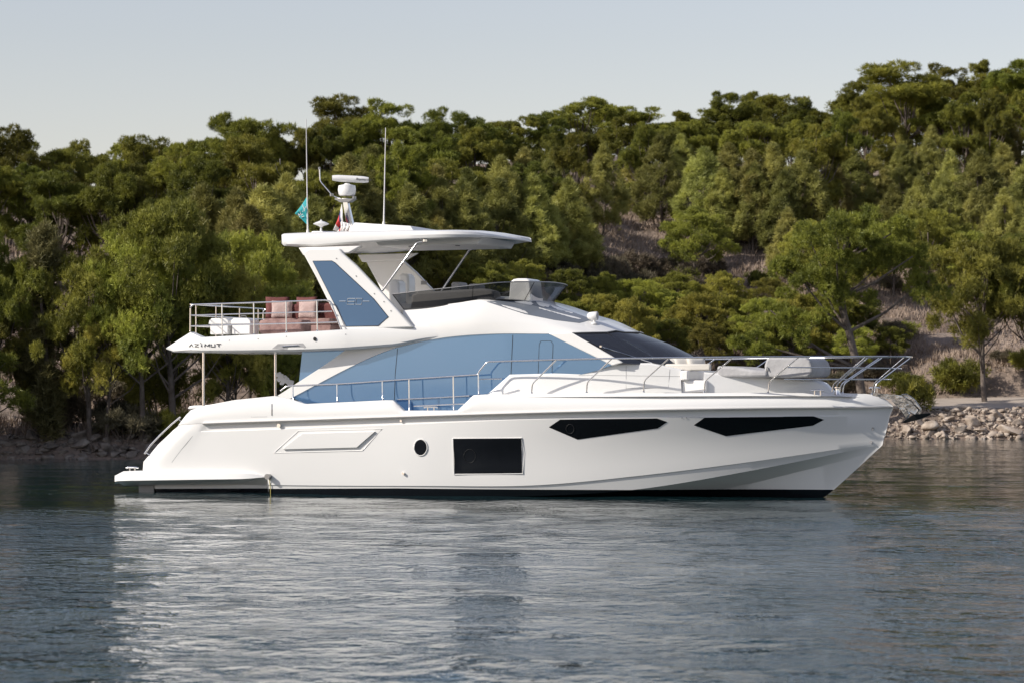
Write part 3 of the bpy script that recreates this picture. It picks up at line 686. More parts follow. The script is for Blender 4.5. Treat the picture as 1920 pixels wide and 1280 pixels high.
# fittings on the hull
def knob(px, py, r, ln, m, name, bvh=HB, parent=hull):
    p = on(bvh, px, py, -.02); d = Vector((0, -1, .02)).normalized(); mb = MB(); mb.tube([p, p+d*ln, p+d*(ln+.004)], r, 12)
    o = mb.build(name, m, parent, shade=50); return p, d
for px, py, r, ln in ((525, 797, .045, .10), (753, 788.5, .028, .07), (757, 887, .03, .07), (1637, 803, .03, .03), (1634, 828.5, .03, .03), (1287, 783, .02, .02), (1279, 783, .015, .02)):
    knob(px, py, r, ln, M['steel'] if px < 1200 else M['grey'], 'outlet_fitting')
knob(505, 893, .065, .16, M['darksteel'], 'shore_socket')
MB().tube([on(HB, 506, 897, .03), on(HB, 507.5, 912, .02), on(HB, 508, 926, .02)], .008, 5).build('drain_rope', M['rope'], hull)
MB().tube([on(HB, 503.5, y, .004) for y in (897, 908, 920, 928)], .006, 5).build('hull_joint', M['grey'], hull)
# ---- rails
def rail(parent_name, pts, r, posts, pr, m='steel', extra=()):
    mb = MB(); mb.tube(rounded(pts, .08), r, 8); o = mb.build(parent_name, M[m], yacht, shade=60)
    for e in extra: MB().tube(rounded(e, .06), r*.8, 8).build('mid_rail', M[m], o, shade=60)
    for q_ in posts:
        mb = MB(); mb.tube(rounded(q_, .08), pr, 8); x, y, z = q_[-1]; mb.lathe((x, y, z-.01), [(0, 0), (.035, 0), (.03, .012), (.018, .03), (0, .03)], 10); mb.build('stanchion', M[m], o, shade=60)
    return o
def flip(pts): return [(x, -y, z) for x, y, z in pts]
def yrl(px): return lerp([(520, 2.28), (900, 2.30), (1150, 2.20), (1300, 2.02), (1440, 1.66), (1560, 1.18), (1640, .72), (1700, .38)], px)
def yft(px): return max(.12, yb(px)-.28) if px > 900 else 2.34
main = [(526, 732), (537, 723), (632, 719.5), (768, 710), (896, 701.5), (898, 696), (913, 677.5), (1040, 673.5), (1145, 671.5), (1255, 670.3), (1320, 669.5), (1374, 669), (1497, 668.5), (1622, 668), (1660, 668), (1699, 668.5)]
mpts = [P(a, b_, -yrl(a)) for a, b_ in main]
posts = []
for tx_, ty, bx_, by in ((549, 722.5, 551, 754), (632, 719.5, 633, 752), (717, 714, 718, 749), (767, 710.5, 768, 770), (850, 705, 851, 769), (897, 699, 898, 739)):
    posts.append([P(tx_, ty, -yrl(tx_)), P(tx_+.3, by-10, -yrl(tx_)-.02), P(bx_, by, -2.36 if bx_ < 900 else -2.3)])
for t_, m1, f_ in (((1043, 674), (998, 719), (997, 736)), ((1147, 672), (1101, 716), (1100, 735)), ((1255, 670.5), (1208, 713), (1207, 734)), ((1374, 669.5), (1322, 714), (1320.5, 734)), ((1497, 669.5), (1443, 714), (1440, 735)), ((1622, 670), (1562, 720), (1560, 736)), ((1628, 670), (1569, 719), (1567, 736)), ((1695, 670), (1638, 719), (1635, 738))):
    posts.append([P(*t_, -yrl(t_[0])), P(*m1, -(yft(m1[0])+.02)), P(*f_, -yft(f_[0])+.0)])
def mids():
    return [[P(746, 748, -2.33), P(830, 744, -2.31), P(880, 741, -2.31)], [P(776, 760.5, -2.34), P(870, 756, -2.34)], [P(899, 710, -2.3), P(941, 709, -2.2)],
            [P(1477, 688, -1.5), P(1600, 689, -.98), P(1675, 690, -.5)], [P(1470, 710.5, -1.5), P(1570, 710.5, -1.08), P(1652, 710.5, -.6)]]
rail('guard_rail', mpts, .019, posts, .017, extra=mids())
rail('guard_rail', flip(mpts), .019, [flip(p) for p in posts], .017, extra=[flip(e) for e in mids()])
tipn, tipf = mpts[-1], flip(mpts)[-1]
MB().tube(rounded([mpts[-2], tipn, tipf, flip(mpts)[-2]], .15), .019, 8).build('pulpit_rail', M['steel'], yacht, shade=60)
# flybridge aft rail
ff = [(356.5, 622), (357, 575), (362, 571.5), (540, 565.5), (612, 563), (620, 566), (640, 618)]
fr_ = [P(a, b_, -2.16) for a, b_ in ff]
fposts = [[P(a, t_, -2.16), P(a+1, b_, -2.18)] for a, t_, b_ in ((416, 570, 631), (475.5, 568, 627), (536, 566, 622), (594, 563.5, 620))]
fm = [[P(a, b_, -2.16), P(c, d, -2.16)] for a, b_, c, d in ((356, 591.5, 622, 584), (356, 611.5, 632, 604))]
fl = rail('flybridge_rail', fr_, .018, fposts, .016, extra=fm); rail('flybridge_rail', flip(fr_), .018, [flip(p) for p in fposts], .016, extra=[flip(e) for e in fm])
for k in range(3):
    zz = (fr_[1][2]+.05, fm[0][0][2], fm[1][0][2])[k]; x_ = fr_[1][0]
    MB().tube([(x_, -2.16, zz), (x_, 2.16, zz)], .017 if k == 0 else .013, 8).build('stern_cross_rail', M['steel'], fl, shade=60)
for y in (-1.85, -.7, .7, 1.85): MB().tube([(fr_[1][0], y, fr_[1][2]+.05), (fr_[1][0], y, zfly-.1)], .015, 8).build('stanchion', M['steel'], fl, shade=60)
# cleats on deck, bow fittings
cleat(808, 769, -2.28, bulwark, .34, .08); cleat(1533, 738, -1.05, bulwark, .3, .08); cleat(1640, 733, 0.35, bulwark, .25, .08)
a = P(1570, 735, -.6); MB().lathe(a, [(0, -.05), (.07, -.05), (.05, .0), (.05, .08), (.08, .1), (.08, .12), (0, .12)], 16).build('windlass', M['steel'], deck, shade=50)
for x0p, x1p, py, w in ((1508, 1565, 745, 1.2), (1497, 1550, 737.5, .9)):
    pass
# bow roller: two steel cheeks and a roller
br = [P(x, y, -.12) for x, y in ((1630, 735), (1690, 741), (1708, 752), (1722, 768), (1716, 776), (1704, 770), (1690, 757), (1672, 748), (1640, 744))]
roller = MB().prism([(x, z) for x, y, z in br], -.13, -.11); roller.prism([(x, z) for x, y, z in br], .11, .13)
rb_ = roller.build('bow_roller', M['bowsteel'], yacht)
a = P(1708, 760, 0); MB().lathe((a[0], -.12, a[2]), [(0, 0), (.05, 0), (.03, .12), (.05, .24), (0, .24)], 14, 'y').build('roller', M['rubber'], rb_)

# ---- radar mast
ap = P(640, 434, -.2); mz = P(650, 375, -.2)
mast = MB(); b0 = P(655, 434, 0); b1 = P(643, 372, 0)
mast.prism([(b0[0]-.02, b0[2]-.05), (b0[0]+.16, b0[2]-.05), (b1[0]+.12, b1[2]), (b1[0]+.0, b1[2])], -.06, .06)
mo = mast.build('radar_mast', M['steel'], yacht, bevel=.01)
MB().prism([(b1[0]-.18, b1[2]-.02), (b1[0]+.32, b1[2]-.02), (b1[0]+.2, b1[2]-.1), (b1[0]-.05, b1[2]-.1)], -.12, .12).build('mast_bracket', M['darksteel'], mo, bevel=.008)
rc_ = P(650.5, 366, 0)
MB().lathe((rc_[0], 0, rc_[2]), [(0, -.02), (.17, -.02), (.20, .02), (.215, .12), (.2, .22), (.08, .25), (.06, .28), (0, .28)], 32).build('radar_dome', M['white'], mo, shade=50)
arm = P(657, 336, 0); aang = R(-8)
am = MB(); rr = []
for s in frange(-1, 1, 9):
    w_ = .085*(1-.25*abs(s)**6); rr.append([(s*.43, math.cos(k*math.pi/8)*w_, math.sin(k*math.pi/8)*w_*.95) for k in range(16)])
am.rings(rr); am.v = [(x*math.cos(.35)-y*math.sin(.35)+arm[0], x*math.sin(.35)+y*math.cos(.35), z+arm[2]-.05*x) for x, y, z in am.v]
sc = am.build('radar_scanner', M['white'], mo, shade=50)
def text(body, size, m, parent, mtx, name='lettering', shear=0):
    cu = bpy.data.curves.new(name, 'FONT'); cu.body = body; cu.size = size; cu.extrude = .002; cu.shear = shear
    t = bpy.data.objects.new(name, cu); COL.objects.link(t); dg = bpy.context.evaluated_depsgraph_get()
    me = bpy.data.meshes.new_from_object(t.evaluated_get(dg)); bpy.data.objects.remove(t)
    me.transform(mtx); me.materials.clear(); me.materials.append(m)
    o = bpy.data.objects.new(name, me); COL.objects.link(o); o.parent = parent; return o
ca = math.cos(.35); sa = math.sin(.35)
text('Raymarine', .085, M['letter'], mo, Matrix.Translation((arm[0]+.13*ca+.085*sa, .13*sa-.088*ca, arm[2]-.035)) @ Matrix.Rotation(.35, 4, 'Z') @ Matrix.Rotation(R(90), 4, 'X') @ Matrix.Rotation(R(-2), 4, 'Z'), shear=.2)
lp = [P(x, y, 0) for x, y in ((641, 374), (624, 368), (600, 340), (599, 318))]
MB().tube(rounded(lp, .06), .016, 8).build('light_arm', M['steel'], mo, shade=60)
a = lp[-1]; MB().lathe(a, [(0, 0), (.028, 0), (.028, .05), (0, .06)], 10).build('anchor_light', M['grey'], mo)
for px, py in ((622, 366), (664, 371)):
    a = P(px, py, -.05); MB().lathe((a[0], a[1], a[2]-.03), [(0, 0), (.05, 0), (.05, .06), (0, .07)], 12).build('horn', M['darksteel'], mo, shade=50)
# gps mushroom
a = P(602, 433, -.8); gm = MB().lathe((a[0], -.8, a[2]-.02), [(0, 0), (.03, 0), (.02, .10), (.06, .13), (.18, .17), (.19, .18), (.12, .22), (.03, .25), (0, .29)], 28)
gm.build('dish_antenna', M['white'], yacht, shade=50)
# whip antennas
for (x0, y0, x1, y1, y) in ((577, 440, 574, 224, -1.5), (719.5, 425, 723, 240, -.6)):
    a = P(x0, y0, y); b_ = P(x1, y1, y); mid_ = lin(a, b_, .3)
    mb = MB(); mb.tube([a, mid_, b_], .02, 6, .008); mb.lathe(a, [(0, -.06), (.04, -.06), (.04, .04), (.025, .12), (0, .12)], 10); mb.build('whip_antenna', M['flagwhite'], yacht, shade=60)

# ================================================================= THINGS ON BOARD
def cloth(name, pts, y, m, label, cat, wav=.03, mats=None, nsub=10, stripes=None):
    """limp flag: outline quad corners in pixels, hung in the plane y, with folds"""
    base = P(*pts[0], y); th = aboard(name, base); tag(th, label, cat)
    A, B, C, D = [P(*p, y) for p in pts]; v = []; f = []; fm = []
    for i in range(nsub+1):
        for j in range(nsub+1):
            s, t = i/nsub, j/nsub; a = lin(A, B, s); b_ = lin(D, C, s); q_ = lin(a, b_, t)
            v.append((q_[0], q_[1]+wav*math.sin(s*9+t*4)*(.3+t), q_[2]))
    for i in range(nsub):
        for j in range(nsub):
            k = i*(nsub+1)+j; f.append((k, k+1, k+nsub+2, k+nsub+1)); fm.append(stripes(i/nsub, j/nsub) if stripes else 0)
    mb = MB(); mb.v = v; mb.f = f; shift(mb, base)
    o = mk('cloth', mb.v, mb.f, m, th, shade=180, mats=mats, fmat=fm)
    sd = o.modifiers.new('solid', 'SOLIDIFY'); sd.thickness = .004
    return th, base
tf, tb = cloth('pennant', [(577, 367), (578, 424), (565, 410), (554, 401)], -1.5, M['teal'], 'small teal pennant with white lettering tied to the stern whip antenna', 'flag', .03)
TFB = None
fb = MB()
for k, st in enumerate(([(569, 384), (572, 392), (569, 398)], [(570, 402), (566, 404), (568, 408), (572, 406)], [(564, 396), (566, 401), (563, 404)], [(575, 388), (572, 397)], [(561, 401), (564, 407)])):
    fb.tube([(P(*p, -1.5)[0], -1.565, P(*p, -1.5)[2]) for p in st], .008, 5)
shift(fb, tb); fb.build('lettering', M['flagwhite'], tf)
cloth('courtesy_flag', [(641, 382), (645, 433), (636, 436), (626, 432)], -.3, M['flagred'], 'red white and blue flag hanging limp beside the radar mast', 'flag', .05, [M['flagred'], M['flagwhite'], M['flagblue']], 12, lambda s, t: 1 if (t < .18 or t > .72) else (0 if t > .34 and not (.45 < s < .6 and t > .55) else 2))
b_ = P(650, 433, -.35); cv = aboard('rolled_cover', b_); tag(cv, 'crumpled pale canvas cover bundled at the foot of the radar mast', 'cover')
mb = MB()
for k in range(7):
    x = b_[0]-.1+k*.05; mb.tube([(x-.05+.02*math.sin(k*2), b_[1]+.03*math.cos(k*3), b_[2]-.02), (x+.02*math.sin(k), b_[1]-.03, b_[2]+.1), (x-.04, b_[1]+.05, b_[2]+.2-.015*k)], .035, 7)
shift(mb, b_); mb.build('folds', M['flagwhite'], cv, shade=60)
# anchor
b_ = P(1700, 765, 0); an = aboard('anchor', b_); tag(an, 'steel anchor with dark fluke hanging from the bow roller', 'anchor')
def pp(pts, y=0): return [(P(a, c, y)[0], P(a, c, y)[2]) for a, c in pts]
mb = MB().prism(pp([(1690, 738), (1700, 737), (1716, 748), (1728, 766), (1727, 779), (1716, 780), (1716, 768), (1706, 754)]), -.035, .035); shift(mb, b_); mb.build('shank', M['bowsteel'], an, bevel=.012)
mb = MB()
q_ = [P(1693, 789, 0), P(1716, 778, 0), P(1745, 773, 0), P(1738, 779, 0), P(1722, 786, 0)]
top_ = [(q_[0][0], 0, q_[0][2]), (q_[1][0], -.2, q_[1][2]+.03), (q_[2][0], 0, q_[2][2]), (q_[1][0], .2, q_[1][2]+.03)]
bot_ = [(x, y*.8, z-.05) for x, y, z in top_]; bot_[1] = (q_[4][0], -.1, q_[4][2]); bot_[3] = (q_[4][0], .1, q_[4][2])
mb.add(top_+bot_, [(0, 1, 2, 3), (7, 6, 5, 4), (0, 4, 5, 1), (1, 5, 6, 2), (2, 6, 7, 3), (3, 7, 4, 0)]); shift(mb, b_); mb.build('fluke', M['rubber'], an, bevel=.01)
mb = MB().prism(pp([(1672, 750), (1684, 748), (1697, 760), (1706, 776), (1700, 784), (1690, 768)]), -.09, .09); shift(mb, b_); mb.build('crown_plate', M['bowsteel'], an, bevel=.01)
# pillow-like cushion
def cushion(name, c, sx, sy, sz, m, label, rot=0, lean=0, cat='cushion', group=None):
    th = aboard(name, c); tag(th, label, cat, group); v = []; f = []; n = 10
    for sgn in (1, -1):
        o0 = len(v)
        for i in range(n+1):
            for j in range(n+1):
                a, b_ = i/n*2-1, j/n*2-1; h = (max(0, (1-a**4)*(1-b_**4)))**.5
                pin = 1-.07*(abs(a)*abs(b_)) if False else 1+.05*abs(a*b_)
                v.append((a*sx/2*pin, sgn*h*sy/2, (b_*pin+1)*sz/2))
        for i in range(n):
            for j in range(n):
                k = o0+i*(n+1)+j; q = (k, k+1, k+n+2, k+n+1); f.append(q if sgn > 0 else q[::-1])
    ml = Matrix.Rotation(rot, 3, 'Z') @ Matrix.Rotation(lean, 3, 'X'); v = [tuple(ml @ Vector(p)) for p in v]
    o = mk('cover', v, f, m, th, shade=180); weld_plain(o); return th
def weld_plain(o):
    b = bmesh.new(); b.from_mesh(o.data); bmesh.ops.remove_doubles(b, verts=b.verts, dist=1e-4); bmesh.ops.recalc_face_normals(b, faces=b.faces); b.to_mesh(o.data); b.free()
# sofas on the aft flybridge
def sofa(px0, px1, ptop, y, label, group=None, back=True):
    x0 = P(px0, 600, y)[0]; x1 = P(px1, 600, y)[0]; zt = P(px0, ptop, y)[2]; z0 = zfly+.03; zs = z0+.36
    b_ = ((x0+x1)/2, y, z0); th = aboard('outdoor_sofa', b_); tag(th, label, 'sofa', group)
    mb = shift(MB().box(x0, x1, y-.38, y+.38, z0, zs-.12), b_); mb.build('base', M['pink'], th, bevel=.04)
    mb = shift(MB().box(x0+.02, x1-.02, y-.4, y+.36, zs-.12, zs+.03), b_); mb.build('seat', M['pink'], th, bevel=.05, seg=3)
    mb = shift(MB().box(x0, x1, y+.22, y+.42, zs-.1, zt), b_); mb.build('backrest', M['red'], th, bevel=.07, seg=3)
    return th
s1 = sofa(504, 566, 570, .2, 'rust red backed outdoor sofa on the flybridge, with the taller pointed back')
s2 = sofa(566, 632, 568, .35, 'rust red backed outdoor sofa on the flybridge, beside the blue arch panel')
b_ = P(500, 628, .2); 
z1 = zfly+.42
for px, py, y, m, rot, lb in ((528, 600, -.1, 'pink', .1, 'dusty pink cushion on the sofa nearer the white boxes'), (577, 600, .0, 'pink', -.1, 'dusty pink cushion on the sofa nearer the blue arch panel'),
    (520, 572, .25, 'red', .3, 'rust red cushion standing highest on the sofa by the white boxes'), (573, 570, .45, 'red', -.15, 'rust red cushion tucked behind the pink one near the arch')):
    c = P(px, py, y); cushion('cushion', (c[0], y, z1 if m == 'pink' else z1+.02), .5 if m == 'pink' else .55, .18, .42 if m == 'pink' else .5, M['palepink' if m == 'pink' else 'red'], lb, rot, -.12)
pf = P(520, 622, -1.2); pt = aboard('pouf', (pf[0], -1.2, zfly)); tag(pt, 'low dusty pink pouf with a patterned top in front of the sofas', 'pouf')
MB().box(-.35, .75, -.3, .3, .03, .36).build('seat', M['pink'], pt, bevel=.07, seg=3)
# white storage boxes
for k, (px, lb) in enumerate(((402, 'white lidded deck box nearest the stern rail, clear of the sofas'), (443, 'white lidded deck box standing between the other box and the sofas'))):
    x0 = P(px, 620, -1.0)[0]; bxo = aboard('storage_box', (x0, -1.0, zfly)); tag(bxo, lb, 'box', 'white deck boxes')
    MB().box(0, .46, -.25, .25, .03, .27).build('tub', M['white'], bxo, bevel=.02); MB().prism([(-.03, .27), (.49, .27), (.47, .36), (.4, .41), (.05, .41), (-.01, .36)], -.28, .28).build('lid', M['white'], bxo, bevel=.015)
    MB().tube([(.15, -.1, .40), (.17, -.1, .46), (.29, -.1, .46), (.31, -.1, .40)], .01, 6).build('handle', M['grey'], bxo)
# bow sun pad, roll, cushions
zt = P(1440, 707, -1.2)[2]
c0 = P(1433, 700, -1.1); c1 = P(1524, 700, -1.1); b_ = ((c0[0]+c1[0])/2, 0, zt+.04)
ru = aboard('sunpad_backrest', b_); tag(ru, 'grey covered backrest roll standing on the foredeck sun pad', 'backrest')
o_ = [(P(a, d, -1.1)[0]-b_[0], P(a, d, -1.1)[2]-b_[2]) for a, d in ((1434, 706), (1433, 685), (1437, 672), (1444, 669.5), (1510, 670), (1519, 676), (1524, 690), (1523, 700), (1517, 706.5), (1470, 708))]
MB().prism(o_, -1.1, .9).build('cover', M['greyfab'], ru, bevel=.07, seg=4)
MB().tube([(o_[0][0]+.02, -1.12, .05), (o_[0][0]+.06, -1.13, .2), (o_[0][0]+.1, -1.12, .1)], .012, 6).build('strap', M['grey'], ru)
b_ = P(1400, 703, -.9); sp_ = aboard('sun_pad', (b_[0], 0, zt)); tag(sp_, 'long pale grey sun pad lying on the foredeck behind the roll', 'sun pad')
e0 = P(1345, 700, -1.1)[0]-b_[0]; e1 = P(1440, 700, -1.1)[0]-b_[0]
MB().prism([(e0, .0), (e0, .26), (e0+.4, .24), (e1-.4, .18), (e1, .14), (e1, 0)], -1.15, 1.15).build('pad', M['greyfab'], sp_, bevel=.06, seg=3)
for k, (px, py, lb) in enumerate(((1256, 686, 'cream scatter cushion nearest the windshield on the bow seat'), (1283, 686, 'cream scatter cushion in the middle of the bow seat'), (1308, 688, 'cream scatter cushion farthest forward on the bow seat'))):
    c = P(px, py, -.9+.1*k); cushion('cushion', (c[0], c[1], P(px, 694, -.9)[2]), .46, .16, .28, M['cream'], lb, .3+.25*k, -.3, group='cream cushions on the bow seat')
bk = P(1240, 692, -1.3); bs = aboard('bench_cushion', (bk[0], 0, P(1240, 695, -1.3)[2])); tag(bs, 'long cream padded bench back below the windshield', 'cushion')
MB().box(.05, P(1330, 690, -1.3)[0]-bk[0], -1.2, -1.08, 0, .16).build('pad', M['cream'], bs, bevel=.04)
# orchid in the cockpit
b_ = P(533, 745, -1.0); oc = aboard('potted_orchid', b_); tag(oc, 'white orchid with leaning blooms standing in the aft cockpit', 'plant')
MB().lathe((0, 0, -.35), [(0, 0), (.1, 0), (.13, .2), (.12, .22), (0, .2)], 16).build('pot', M['whitematt'], oc, shade=40)
tips = [P(x, y, -1.0) for x, y in ((523, 702), (527, 705), (524, 710), (530, 710), (533, 713), (538, 712), (541, 716), (546, 717), (534, 708), (529, 716))]
mb = MB(); fm_ = MB()
for k, t in enumerate(tips):
    t = tuple(t[i]-b_[i] for i in range(3))
    for q in range(5):
        an_ = q*1.256+k; r_ = .06; c = (t[0]+r_*.6*math.cos(an_), t[1]+.02*math.sin(k+q), t[2]+r_*.6*math.sin(an_))
        n0 = [(c[0]+.035*math.cos(w_*math.pi/3), c[1]+.015*math.cos(w_), c[2]+.035*math.sin(w_*math.pi/3)) for w_ in range(6)]; mb.rings([n0, [(x, y+.006, z) for x, y, z in n0]])
mb.build('blooms', M['orchid'], oc)
mb = MB(); mb.tube([(0, 0, -.15), (-.03, 0, .2), (-.12, 0, .45), (-.05, 0, .5), (.1, 0, .42)], .008, 5); mb.tube([(0, 0, -.15), (.06, 0, .15), (.14, 0, .32)], .008, 5); mb.build('stem', M['leafgreen'], oc)
# moulded field in the hull side
PO = [(514, 848), (560, 806.5), (716, 803.5), (680, 844)]
PI = [(531, 841), (568, 812), (704, 808), (670, 837.5)]
fld = patch(HB, PI, .05, .075, nv=3)
both(fld, 'moulded_panel', M['hull'], hull, bevel=.022, seg=3)
MB().tube(loop_on(PO, HB, .0), .011, 6).build('panel_rim', M['hull'], hull, shade=60)
# ================================================================= TERRAIN AND WATER
def sstep(a, b_, x):
    t = np.clip((x-a)/(b_-a), 0, 1); return t*t*(3-2*t)
def vnoise(x, y, s, seed):
    x = np.asarray(x)/s+seed*17.3; y = np.asarray(y)/s+seed*7.7
    xi = np.floor(x); yi = np.floor(y); fx = x-xi; fy = y-yi; fx = fx*fx*(3-2*fx); fy = fy*fy*(3-2*fy)
    def h(a, b_): v = np.sin(a*127.1+b_*311.7+seed*13.1)*43758.5453; return v-np.floor(v)
    return (h(xi, yi)*(1-fx)+h(xi+1, yi)*fx)*(1-fy)+(h(xi, yi+1)*(1-fx)+h(xi+1, yi+1)*fx)*fy-.5
def shore(x): return 95.5-13*sstep(19, 30, -x)+34*sstep(-13, 15.5, x)+1.4*vnoise(x, x*0, 6, 3)*(1-sstep(10, 16, x)*.8)
TP = np.array([[-12, -2.5], [-2, -.7], [0, .02], [1.2, .7], [3, 1.2], [6, 1.8], [12, 3.0], [20, 5.2], [42, 10.6], [80, 18.2], [100, 20.6], [125, 21], [300, 6]])
TPR = np.array([[-12, -2.5], [-2, -1.2], [0, .0], [2.2, 1.22], [3.0, 1.32], [8.5, 1.76], [11, 2.6], [20, 5.2], [42, 10.6], [80, 18.2], [100, 20.6], [125, 21], [300, 6]])
def terrain(x, y):
    x = np.asarray(x, float); y = np.asarray(y, float); t = y-shore(x)
    a = np.interp(t, TP[:, 0], TP[:, 1]); b_ = np.interp(t, TPR[:, 0], TPR[:, 1]); k = sstep(12, 16, x)
    z = a*(1-k)+b_*k; f = .70+.27*sstep(-20, 6, x)
    z = np.where(z > 1.8, 1.8+(z-1.8)*f, z)
    am = np.clip((t-1)/10, 0, 1)*np.where((k > .5) & (t < 10), .1, 1)
    return z+am*(vnoise(x, y, 9, 1)*2.0+vnoise(x, y, 3.5, 2)*.8+vnoise(x, y, 1.3, 5)*.3)
rr0 = random.Random(3)
def place_line(px, top, H):
    """where a tree of height H stands whose tip is seen at (px, top)"""
    d = ray(px, top); D = float(shore(d[0]/d[1]*110))+.6
    while D < 330:
        x = d[0]/d[1]*D; zt = CAMH+d[2]/d[1]*D
        if D > shore(x)+.8 and float(terrain(x, D))+H >= zt: return x, D, float(terrain(x, D))
        D += .4
    D = float(shore(d[0]/d[1]*200))+rr0.uniform(92, 104); x = d[0]/d[1]*D; z = float(terrain(x, D)); h = CAMH+d[2]/d[1]*D-z
    return (x, D, z, h) if 2 < h < 12 else None
def npmesh(name, v, f, m, parent=None, smooth_=False):
    me = bpy.data.meshes.new(name); k = f.shape[1]
    me.vertices.add(len(v)); me.vertices.foreach_set('co', v.astype(np.float32).ravel()); me.loops.add(f.size); me.loops.foreach_set('vertex_index', f.astype(np.int32).ravel())
    me.polygons.add(len(f)); me.polygons.foreach_set('loop_start', np.arange(0, f.size, k, dtype=np.int32)); me.polygons.foreach_set('loop_total', np.full(len(f), k, dtype=np.int32))
    if smooth_: me.polygons.foreach_set('use_smooth', np.ones(len(f), bool))
    me.update(calc_edges=True); me.materials.append(m); o = bpy.data.objects.new(name, me); COL.objects.link(o)
    if parent: o.parent = parent
    return o
def gridmesh(name, xs, ys, zf, m):
    X, Y = np.meshgrid(xs, ys); Z = zf(X, Y); nx, ny = len(xs), len(ys); v = np.stack([X.ravel(), Y.ravel(), Z.ravel()], 1)
    i = (np.arange(ny-1)[:, None]*nx+np.arange(nx-1)[None]).ravel(); f = np.stack([i, i+1, i+nx+1, i+nx], 1); return npmesh(name, v, f, m, smooth_=True)
ground = gridmesh('ground', np.concatenate([[-3000, -900, -300, -160], np.arange(-110, 110, .8), [160, 300, 900, 3000]]), np.concatenate([np.arange(86, 170, .8), np.arange(170, 300, 2.5), [320, 400, 700, 3000]]),
                  lambda X, Y: np.where(Y > 300, 5-(Y-300)*.001, terrain(np.clip(X, -160, 160), Y)), M['hill'])
tag(ground, kind='structure')
# dusty track on the quay
xs = np.arange(13.5, 60, .7); rd_ = MB().grid([[(x, float(shore(x))+t, float(terrain(x, float(shore(x))+t))+.05) for x in xs] for t in (2.9, 4, 5.5, 7, 8.2)])
tag(rd_.build('path', M['road'], shade=180), kind='structure')
# ---- water
wm = bpy.data.materials.new('bay water'); wm.use_nodes = True; nt = wm.node_tree; pb = nt.nodes['Principled BSDF']
pb.inputs['Base Color'].default_value = (.009, .029, .034, 1); pb.inputs['Roughness'].default_value = .03; pb.inputs['IOR'].default_value = 1.33
tc = nt.nodes.new('ShaderNodeTexCoord'); prev = None
sx_ = nt.nodes.new('ShaderNodeSeparateXYZ'); nt.links.new(tc.outputs['Object'], sx_.inputs[0])
lee = nt.nodes.new('ShaderNodeMapRange'); lee.inputs['From Min'].default_value = 52; lee.inputs['From Max'].default_value = 59; lee.inputs['To Min'].default_value = 1.15; lee.inputs['To Max'].default_value = .22
pn_ = nt.nodes.new('ShaderNodeTexNoise'); pn_.inputs['Scale'].default_value = .14; pn_.inputs['Detail'].default_value = 3
pm_ = nt.nodes.new('ShaderNodeMapping'); pm_.inputs['Scale'].default_value = (.45, 1, 1); nt.links.new(tc.outputs['Object'], pm_.inputs[0]); nt.links.new(pm_.outputs[0], pn_.inputs['Vector'])
wob = nt.nodes.new('ShaderNodeMath'); wob.operation = 'MULTIPLY_ADD'; wob.inputs[1].default_value = 9; nt.links.new(pn_.outputs['Fac'], wob.inputs[0]); nt.links.new(sx_.outputs['Y'], wob.inputs[2])
off_ = nt.nodes.new('ShaderNodeMath'); off_.operation = 'SUBTRACT'; off_.inputs[1].default_value = 4.5; nt.links.new(wob.outputs[0], off_.inputs[0]); nt.links.new(off_.outputs[0], lee.inputs[0])
pr_ = nt.nodes.new('ShaderNodeMapRange'); pr_.inputs['From Min'].default_value = .35; pr_.inputs['From Max'].default_value = .62; pr_.inputs['To Min'].default_value = .6; pr_.inputs['To Max'].default_value = 1.35; nt.links.new(pn_.outputs['Fac'], pr_.inputs[0])
amp = nt.nodes.new('ShaderNodeMath'); amp.operation = 'MULTIPLY'; nt.links.new(lee.outputs[0], amp.inputs[0]); nt.links.new(pr_.outputs[0], amp.inputs[1])
for sc_, st_, amt in ((1.3, (1, .8, 1), .10), (3.0, (1, .8, 1), .10), (8.0, (1, .8, 1), .02)):
    mp = nt.nodes.new('ShaderNodeMapping'); mp.inputs['Scale'].default_value = st_; mp.inputs['Rotation'].default_value = (0, 0, .25*sc_); nt.links.new(tc.outputs['Object'], mp.inputs[0])
    nn = nt.nodes.new('ShaderNodeTexNoise'); nn.inputs['Scale'].default_value = sc_; nn.inputs['Detail'].default_value = 3; nn.inputs['Roughness'].default_value = .55; nt.links.new(mp.outputs[0], nn.inputs['Vector'])
    bp = nt.nodes.new('ShaderNodeBump'); bp.inputs['Strength'].default_value = 1; dm = nt.nodes.new('ShaderNodeMath'); dm.operation = 'MULTIPLY'; dm.inputs[1].default_value = amt; nt.links.new(amp.outputs[0], dm.inputs[0]); nt.links.new(dm.outputs[0], bp.inputs['Distance']); nt.links.new(nn.outputs['Fac'], bp.inputs['Height'])
    if prev: nt.links.new(prev.outputs[0], bp.inputs['Normal'])
    prev = bp
nt.links.new(prev.outputs[0], pb.inputs['Normal'])
WV = [(rng.uniform(0, 2*math.pi), rng.uniform(.9, 4.5), rng.uniform(0, 6.28)) for _ in range(46)]
def wz(X, Y):
    Z = np.zeros_like(X); 
    for a, L, ph_ in WV:
        k = 2*math.pi/L; a2 = a*.55+1.0; Z += .0008*L**.9*np.sin(k*(X*math.cos(a2)+Y*math.sin(a2))+ph_+1.5*vnoise(X, Y, 7, int(ph_*10)))
    g = .35+.9*(vnoise(X, Y, 14, 9)+.5)
    return Z*g*(1-sstep(40, 60, np.abs(X)))*(1-sstep(130, 150, Y))
